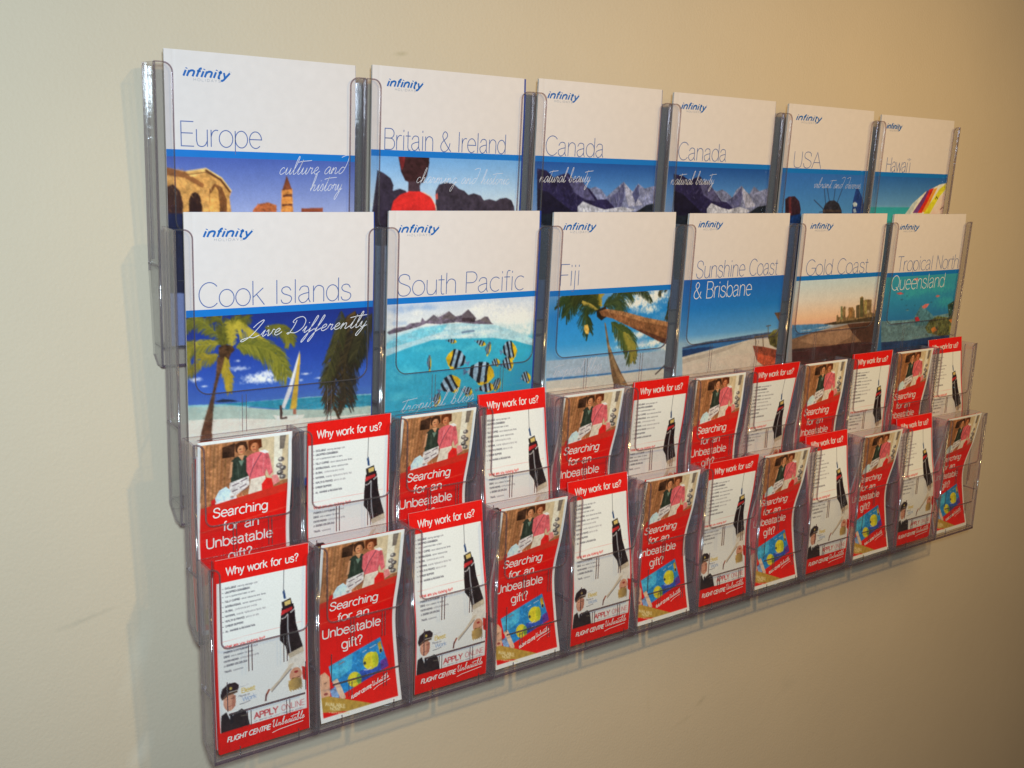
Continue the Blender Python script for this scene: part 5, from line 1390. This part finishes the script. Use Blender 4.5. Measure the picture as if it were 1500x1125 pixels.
def art_gift():
    c = Canvas(0, 0, LW, 208, 4.0, 99, (240, 238, 238))
    L, R = 3.0, 96.0
    c.vmap = ([0, 95, 110, 150, 208], [0, 78, 104, 148, 208])
    c.poly((158, 104, 70), [(L, 4), (R, 4), (R, 80), (L, 90)], .22)
    c.poly((178, 120, 82), [(L, 4), (26, 4), (20, 80), (L, 84)], .28)
    for i in range(7):
        c.line((128 + 8 * (i % 3), 88, 50), 1.4, [(5 + i * 4, 6), (3 + i * 4, 78)], .2, .6)
    c.poly((204, 182, 150), [(60, 4), (R, 4), (R, 64), (74, 66)], .1)
    c.poly((226, 216, 200), [(80, 4), (90, 4), (88, 60), (80, 60)], .08)
    c.poly((120, 108, 100), [(86, 4), (93, 4), (91, 22), (86, 22)], .2)
    c.poly((62, 40, 30), [(25, 10), (38, 6), (38, 24), (25, 24)], .4)
    for cx, cy in ((88, 36), (90, 48), (87, 54), (90, 60), (86, 44)):
        c.ell((96, 88, 88), cx, cy, 3.6, 3.4, .7); c.ell((190, 184, 180), cx - 1, cy - 1, 1.4, 1.6, .2)
    # two shoppers
    c.poly((66, 40, 28), [(38, 8), (44, 5), (50, 6), (52, 16), (46, 22), (39, 18)], .3)
    c.ell((204, 140, 100), 45, 16, 4.2, 6, .15)
    c.poly((96, 46, 26), [(52, 6), (58, 4), (66, 5), (67, 16), (60, 20), (53, 18)], .3)
    c.ell((196, 122, 84), 59, 15, 4.2, 6.2, .15)
    c.poly((50, 58, 50), [(34, 30), (38, 25), (44, 24), (50, 24), (53, 30), (53, 52), (34, 58)], .25)
    c.poly((206, 148, 110), [(41, 23), (48, 23), (46, 31)], .1); c.poly((110, 130, 116), [(42, 30), (48, 30), (45, 38)], .2)
    c.poly((206, 148, 112), [(34, 30), (36, 30), (35, 50), (32, 52)], .1)
    c.poly((216, 100, 108), [(50, 28), (54, 24), (60, 22), (68, 22), (74, 26), (77, 40), (79, 52), (75, 56), (72, 46), (70, 56), (55, 58), (50, 44)], .16)
    c.poly((240, 226, 226), [(64, 21), (70, 20), (75, 24), (70, 25)], .05)
    for a in ([(56, 30), (55, 44)], [(72, 30), (71, 44)], [(62, 38), (60, 54)], [(66, 40), (67, 54)]):
        c.line((190, 70, 88), 1.2, a, .2, .5)
    for a in ([(58, 28), (57, 40)], [(69, 28), (68, 50)], [(76, 34), (77, 50)]):
        c.line((240, 140, 150), 1.2, a, .2, .5)
    for a in ([(38, 32), (38, 52)], [(46, 40), (45, 54)], [(50, 30), (50, 50)]):
        c.line((30, 46, 38), 1.4, a, .2, .5)
    c.line((84, 98, 86), 1.0, [(41, 34), (42, 52)], .2, .5)
    for a in ([(58, 60), (57, 82)], [(63, 58), (63, 80)], [(68, 58), (69, 78)]):
        c.line((190, 170, 152), 1.1, a, .2, .6)
    c.line((110, 60, 76), .9, [(66, 24), (58, 40), (54, 54)])
    c.line((60, 36, 28), .8, [(43, 15), (44.5, 14.8)]); c.line((60, 36, 28), .8, [(47, 14.6), (48.4, 14.4)]); c.line((170, 70, 64), .8, [(44, 19), (47.4, 18.6)])
    c.line((60, 36, 28), .8, [(57, 14), (58.5, 13.8)]); c.line((60, 36, 28), .8, [(61, 13.6), (62.4, 13.4)]); c.line((170, 60, 56), .8, [(58, 18.4), (61.6, 18)])
    c.poly((168, 106, 72), [(47, 10), (49.2, 14), (48, 21), (46, 22), (46.6, 15)], .1); c.poly((160, 92, 62), [(61.5, 9), (63.2, 14), (62, 20.5), (60, 21), (60.8, 14)], .1)
    c.poly((226, 210, 196), [(55, 57), (71, 55), (72, 78), (52, 86)], .12)
    c.poly((216, 206, 206), [(33, 58), (53, 52), (54, 64), (40, 76), (32, 76)], .25)
    for a, b in (((36, 62), (42, 60)), ((45, 58), (51, 55)), ((44, 66), (50, 63)), ((36, 70), (41, 68)), ((48, 70), (53, 67))):
        c.line((104, 84, 96), 1.1, [a, b])
    c.poly((200, 222, 236), [(18, 76), (22, 66), (29, 62), (34, 68), (34, 80), (20, 84)], .16)
    c.poly((228, 224, 228), [(18, 82), (34, 78), (46, 74), (50, 84), (34, 94), (18, 96)], .2)
    for a in ((22, 88), (27, 86), (32, 88), (40, 84), (36, 78)):
        c.ell((150, 150, 166), a[0], a[1], 1.6, 1.3, .3)
    c.poly((196, 120, 84), [(40, 76), (46, 72), (48, 82), (42, 84)], .3)
    c.poly((208, 40, 40), [(14, 78), (18, 76), (19, 96), (14, 98)], .1)
    c.poly((226, 40, 38), [(67, 66), (72, 58), (78, 60), (80, 72), (68, 78)], .12)
    c.poly((236, 140, 140), [(78, 56), (84, 56), (87, 66), (80, 70)], .15)
    # red panel and its lighter band
    c.poly((202, 54, 38), [(L, 87), (R, 69), (R, 100), (L, 112)], .06)
    c.poly((222, 24, 22), [(L, 104), (R, 97), (R, 203), (L, 203)], .03)
    c.poly((222, 30, 24), [(L, 95), (R, 80), (R, 100), (L, 110)], .03)
    c.poly((206, 50, 38), [(L, 87), (R, 69), (R, 80.5), (L, 95.5)], .05)
    c.line((222, 104, 80), .5, [(L, 107), (R, 99)])
    # gift card with two yellow fish
    card = [(15, 151), (80, 135), (88, 170), (22, 186)]
    c.poly((40, 136, 206), card, .2)
    c.poly((70, 170, 216), [(15, 151), (45, 144), (42, 160), (18, 170)], .2)
    c.poly((50, 84, 176), [(52, 165), (86, 160), (88, 170), (40, 182)], .3)
    c.poly((96, 60, 150), [(78, 160), (86, 158), (88, 170), (78, 172)], .3)
    for i in range(10):
        u = 20 + i * 6
        c.line((110, 196, 230), .6, [(u, 158 - i * 1.2), (u + 4, 160 - i * 1.2 + (i % 3)), (u + 7, 158 - i * 1.3)], .1, .6)
    c.ell((222, 206, 50), 66, 157, 9.5, 9.5, .12); c.ell((190, 196, 50), 72, 157, 4, 8.5, .15)
    c.ell((214, 200, 54), 44, 172, 8, 8, .12); c.ell((120, 160, 70), 50, 173, 3, 6, .2)
    c.ell((50, 60, 70), 58.5, 158, 1.6, 1.9); c.line((240, 236, 236), .7, [(57, 165), (62, 166), (66, 164)])
    c.poly((206, 170, 50), [(76, 141), (80, 139), (82, 150), (78, 152)], .2); c.ell((40, 40, 60), 79.5, 149, 1.5, 2)
    c.line((196, 80, 60), .6, [(27, 152), (34, 150)])
    c.line((230, 230, 236), .7, [(57, 146), (62, 144.6)]); c.line((230, 230, 236), .7, [(66, 143.6), (74, 141.6)])
    c.poly((222, 28, 24), [(22, 186), (88, 168), (96, 164), (96, 203), (14, 203)], .04)
    # child at the lower left
    c.poly((222, 170, 140), [(L, 158), (10, 156), (15, 162), (14, 182), (L, 186)], .12)
    c.ell((150, 76, 70), 9, 179, 2.6, 1.4); c.line((90, 60, 50), .7, [(8, 168), (11, 167)])
    c.poly((130, 104, 92), [(L, 184), (13, 182), (16, 190), (L, 196)], .3)
    c.poly((228, 190, 164), [(18, 168), (24, 166), (28, 176), (32, 188), (27, 192), (22, 178)], .12)
    c.poly((120, 150, 196), [(14, 176), (21, 174), (26, 192), (18, 198)], .35)
    # gold corner flash
    c.poly((184, 146, 66), [(L, 182), (12, 182), (64, 203), (L + 30, 203), (L, 197)], .12)
    c.strokes((240, 228, 190), .55, fit_text('AVAILABLE', 7, 30, 190.5, 3.6, GL, .05, 0, -.36))
    c.strokes((240, 228, 190), .5, fit_text('NOW!', 12, 24, 196.5, 3.2, GL, .05, 0, -.3))
    c.strokes((226, 206, 150), .3, fit_text('in store and online', 10, 34, 199, 1.5, {**GL}, .05, 0, -.3))
    c.soften(3)
    return c


ART_R = art_recruit()
ART_G = art_gift()
PROFILE = {'flat': [(0, 3), (.5, 7), (1, 4)], 'A': [(0, 26), (.3, 17), (.62, 5), (1, 5)], 'B': [(0, 2), (.25, 10), (.52, 22), (.78, 15), (1, 4)],
           'b': [(0, 2), (.25, 6), (.52, 13), (.78, 10), (1, 5)], 'C': [(0, 2), (.3, 12), (.6, 22), (.85, 20), (1, 16)]}


def leaflet(kind, t, k, prof, dx, label, seed, dv=0.0, twist=0.0):
    rnd = random.Random(seed * 7 + 3)
    recruit = kind == 'recruit'
    top = (-8.5 if recruit else -.5) + dv
    Hl = 204.9 - top
    pr = PROFILE[prof]
    tt = np.array([p[0] for p in pr]); dd = np.array([p[1] for p in pr]) * rnd.uniform(.88, 1.05)
    fine = crv(np.stack([tt, dd], 1), 16)
    half = P / 2 / MM / 2
    e = thing_at('leaflet', t, k * P + (half + dx) * MM, 204.9, 3.0 * MM, label, 'leaflet',
                 'red recruitment leaflets in the narrow pockets' if recruit else 'red gift leaflets in the narrow pockets')
    SY = Hl / (214.0 if recruit else 208.0)
    sw = rnd.uniform(-.6, .6)

    def fmap(u, v, h):
        u = np.asarray(u, float); v = np.asarray(v, float) * SY
        f = np.clip(v / Hl, 0, 1)
        d = np.interp(f, fine[:, 0], fine[:, 1]) + .3
        y = d - h + sw * np.sin(np.pi * u / LW) + twist * (u / LW - .5) * f
        return ((u - LW / 2) * MM, y * MM, (Hl - v) * MM)

    art = ART_R if recruit else ART_G
    Ha = 213.9 if recruit else 207.9
    front = link('front_panel', grid_mesh('front_panel', np.linspace(0, LW, 112), np.linspace(0, Ha, 236), fmap, M_LEAF, 0, art), e)
    us = np.linspace(.2, LW - .2, 8); vs = np.linspace(.3, Ha, 50)
    link('inner_panel', slab_mesh('inner_panel', us + rnd.uniform(.3, 1.4), vs + (0 if recruit else .0), fmap, M_WHITE, -.12, -1.6), e)
    link('back_panel', slab_mesh('back_panel', us + rnd.uniform(-.6, 1.8), vs, fmap, M_RED, -1.7, -3.0), e)
    if k == 0:
        for q, (h0, m) in enumerate(((-5.2, M_WHITE), (-7.4, M_RED), (-9.6, M_WHITE), (-12.5, M_RED), (-15.5, M_WHITE))):
            link('inner_panel', slab_mesh('inner_panel', us + rnd.uniform(-2.5, .8), np.linspace(16 + 3 * q, Ha, 50), fmap, m, h0, h0 - 1.3), e)
    wd = []
    if recruit:
        wd.append((fit_text('Why work for us?', 11, 88, 17.8, 8.6, GL, .03), 1.2, M_LETTER))
        wd.append((fit_text('FLIGHT CENTRE', 8, 55, 202, 5.2, GL, .02, .2, .01), 1.2, M_LETTER))
        wd.append((fit_text('Unbeatable', 57, 93, 200.5, 7.0, HW, 0, .2, .02), .7, M_LETTER))
        wd.append(([np.array([(57, 206.5), (64, 205), (92, 203)])], .7, M_LETTER))
    else:
        wd.append((fit_text('Searching', 16, 75, 84.0, 10.6, GL, .02), 1.4, M_LETTER))
        wd.append((fit_text('for an', 27, 66, 100.5, 10.4, GL, .02), 1.4, M_LETTER))
        wd.append((fit_text('Unbeatable', 9, 81, 117, 10.6, GL, .02), 1.4, M_LETTER))
        wd.append((fit_text('gift?', 32, 58, 133.5, 10.4, GL, .02), 1.4, M_LETTER))
        wd.append((fit_text('FLIGHT CENTRE', 38, 64, 191, 3.2, GL, .02, .2, .24), .8, M_LETTER))
        wd.append((fit_text('Unbeatable', 65, 86, 184, 4.4, HW, 0, .2, .24), .5, M_LETTER))
        wd.append(([np.array([(66, 188), (72, 185), (88, 181)])], .5, M_LETTER))
    for st, w, m in wd:
        V, F = stroke_mesh(st, w, fmap, .22)
        mesh_obj('lettering', V, F, m, front)
    return e


COLS = ['Cook Islands', 'South Pacific', 'Fiji', 'Sunshine Coast & Brisbane', 'Gold Coast', 'Tropical North Queensland']
RPROF = {3: ['flat', 'A', 'b', 'C', 'flat', 'A'], 4: ['flat', 'A', 'A', 'b', 'A', 'A']}
GPROF = {3: ['b', 'B', 'B', 'b', 'b', 'b'], 4: ['B', 'B', 'B', 'B', 'B', 'B']}
for t, rown in ((3, 'upper'), (4, 'bottom')):
    for j in range(6):
        kr, kg = (j + .5, j) if t == 3 else (j, j + .5)
        leaflet('recruit', t, kr, RPROF[t][j], .6, "'Why work for us?' leaflet, %s leaflet row, under %s" % (rown, COLS[j]), t * 20 + j, 0 if RPROF[t][j] == 'A' else 2.5)
        leaflet('gift', t, kg, GPROF[t][j], -1.5, "'Searching for an Unbeatable gift?' leaflet, %s leaflet row, under %s" % (rown, COLS[j]), t * 40 + j)
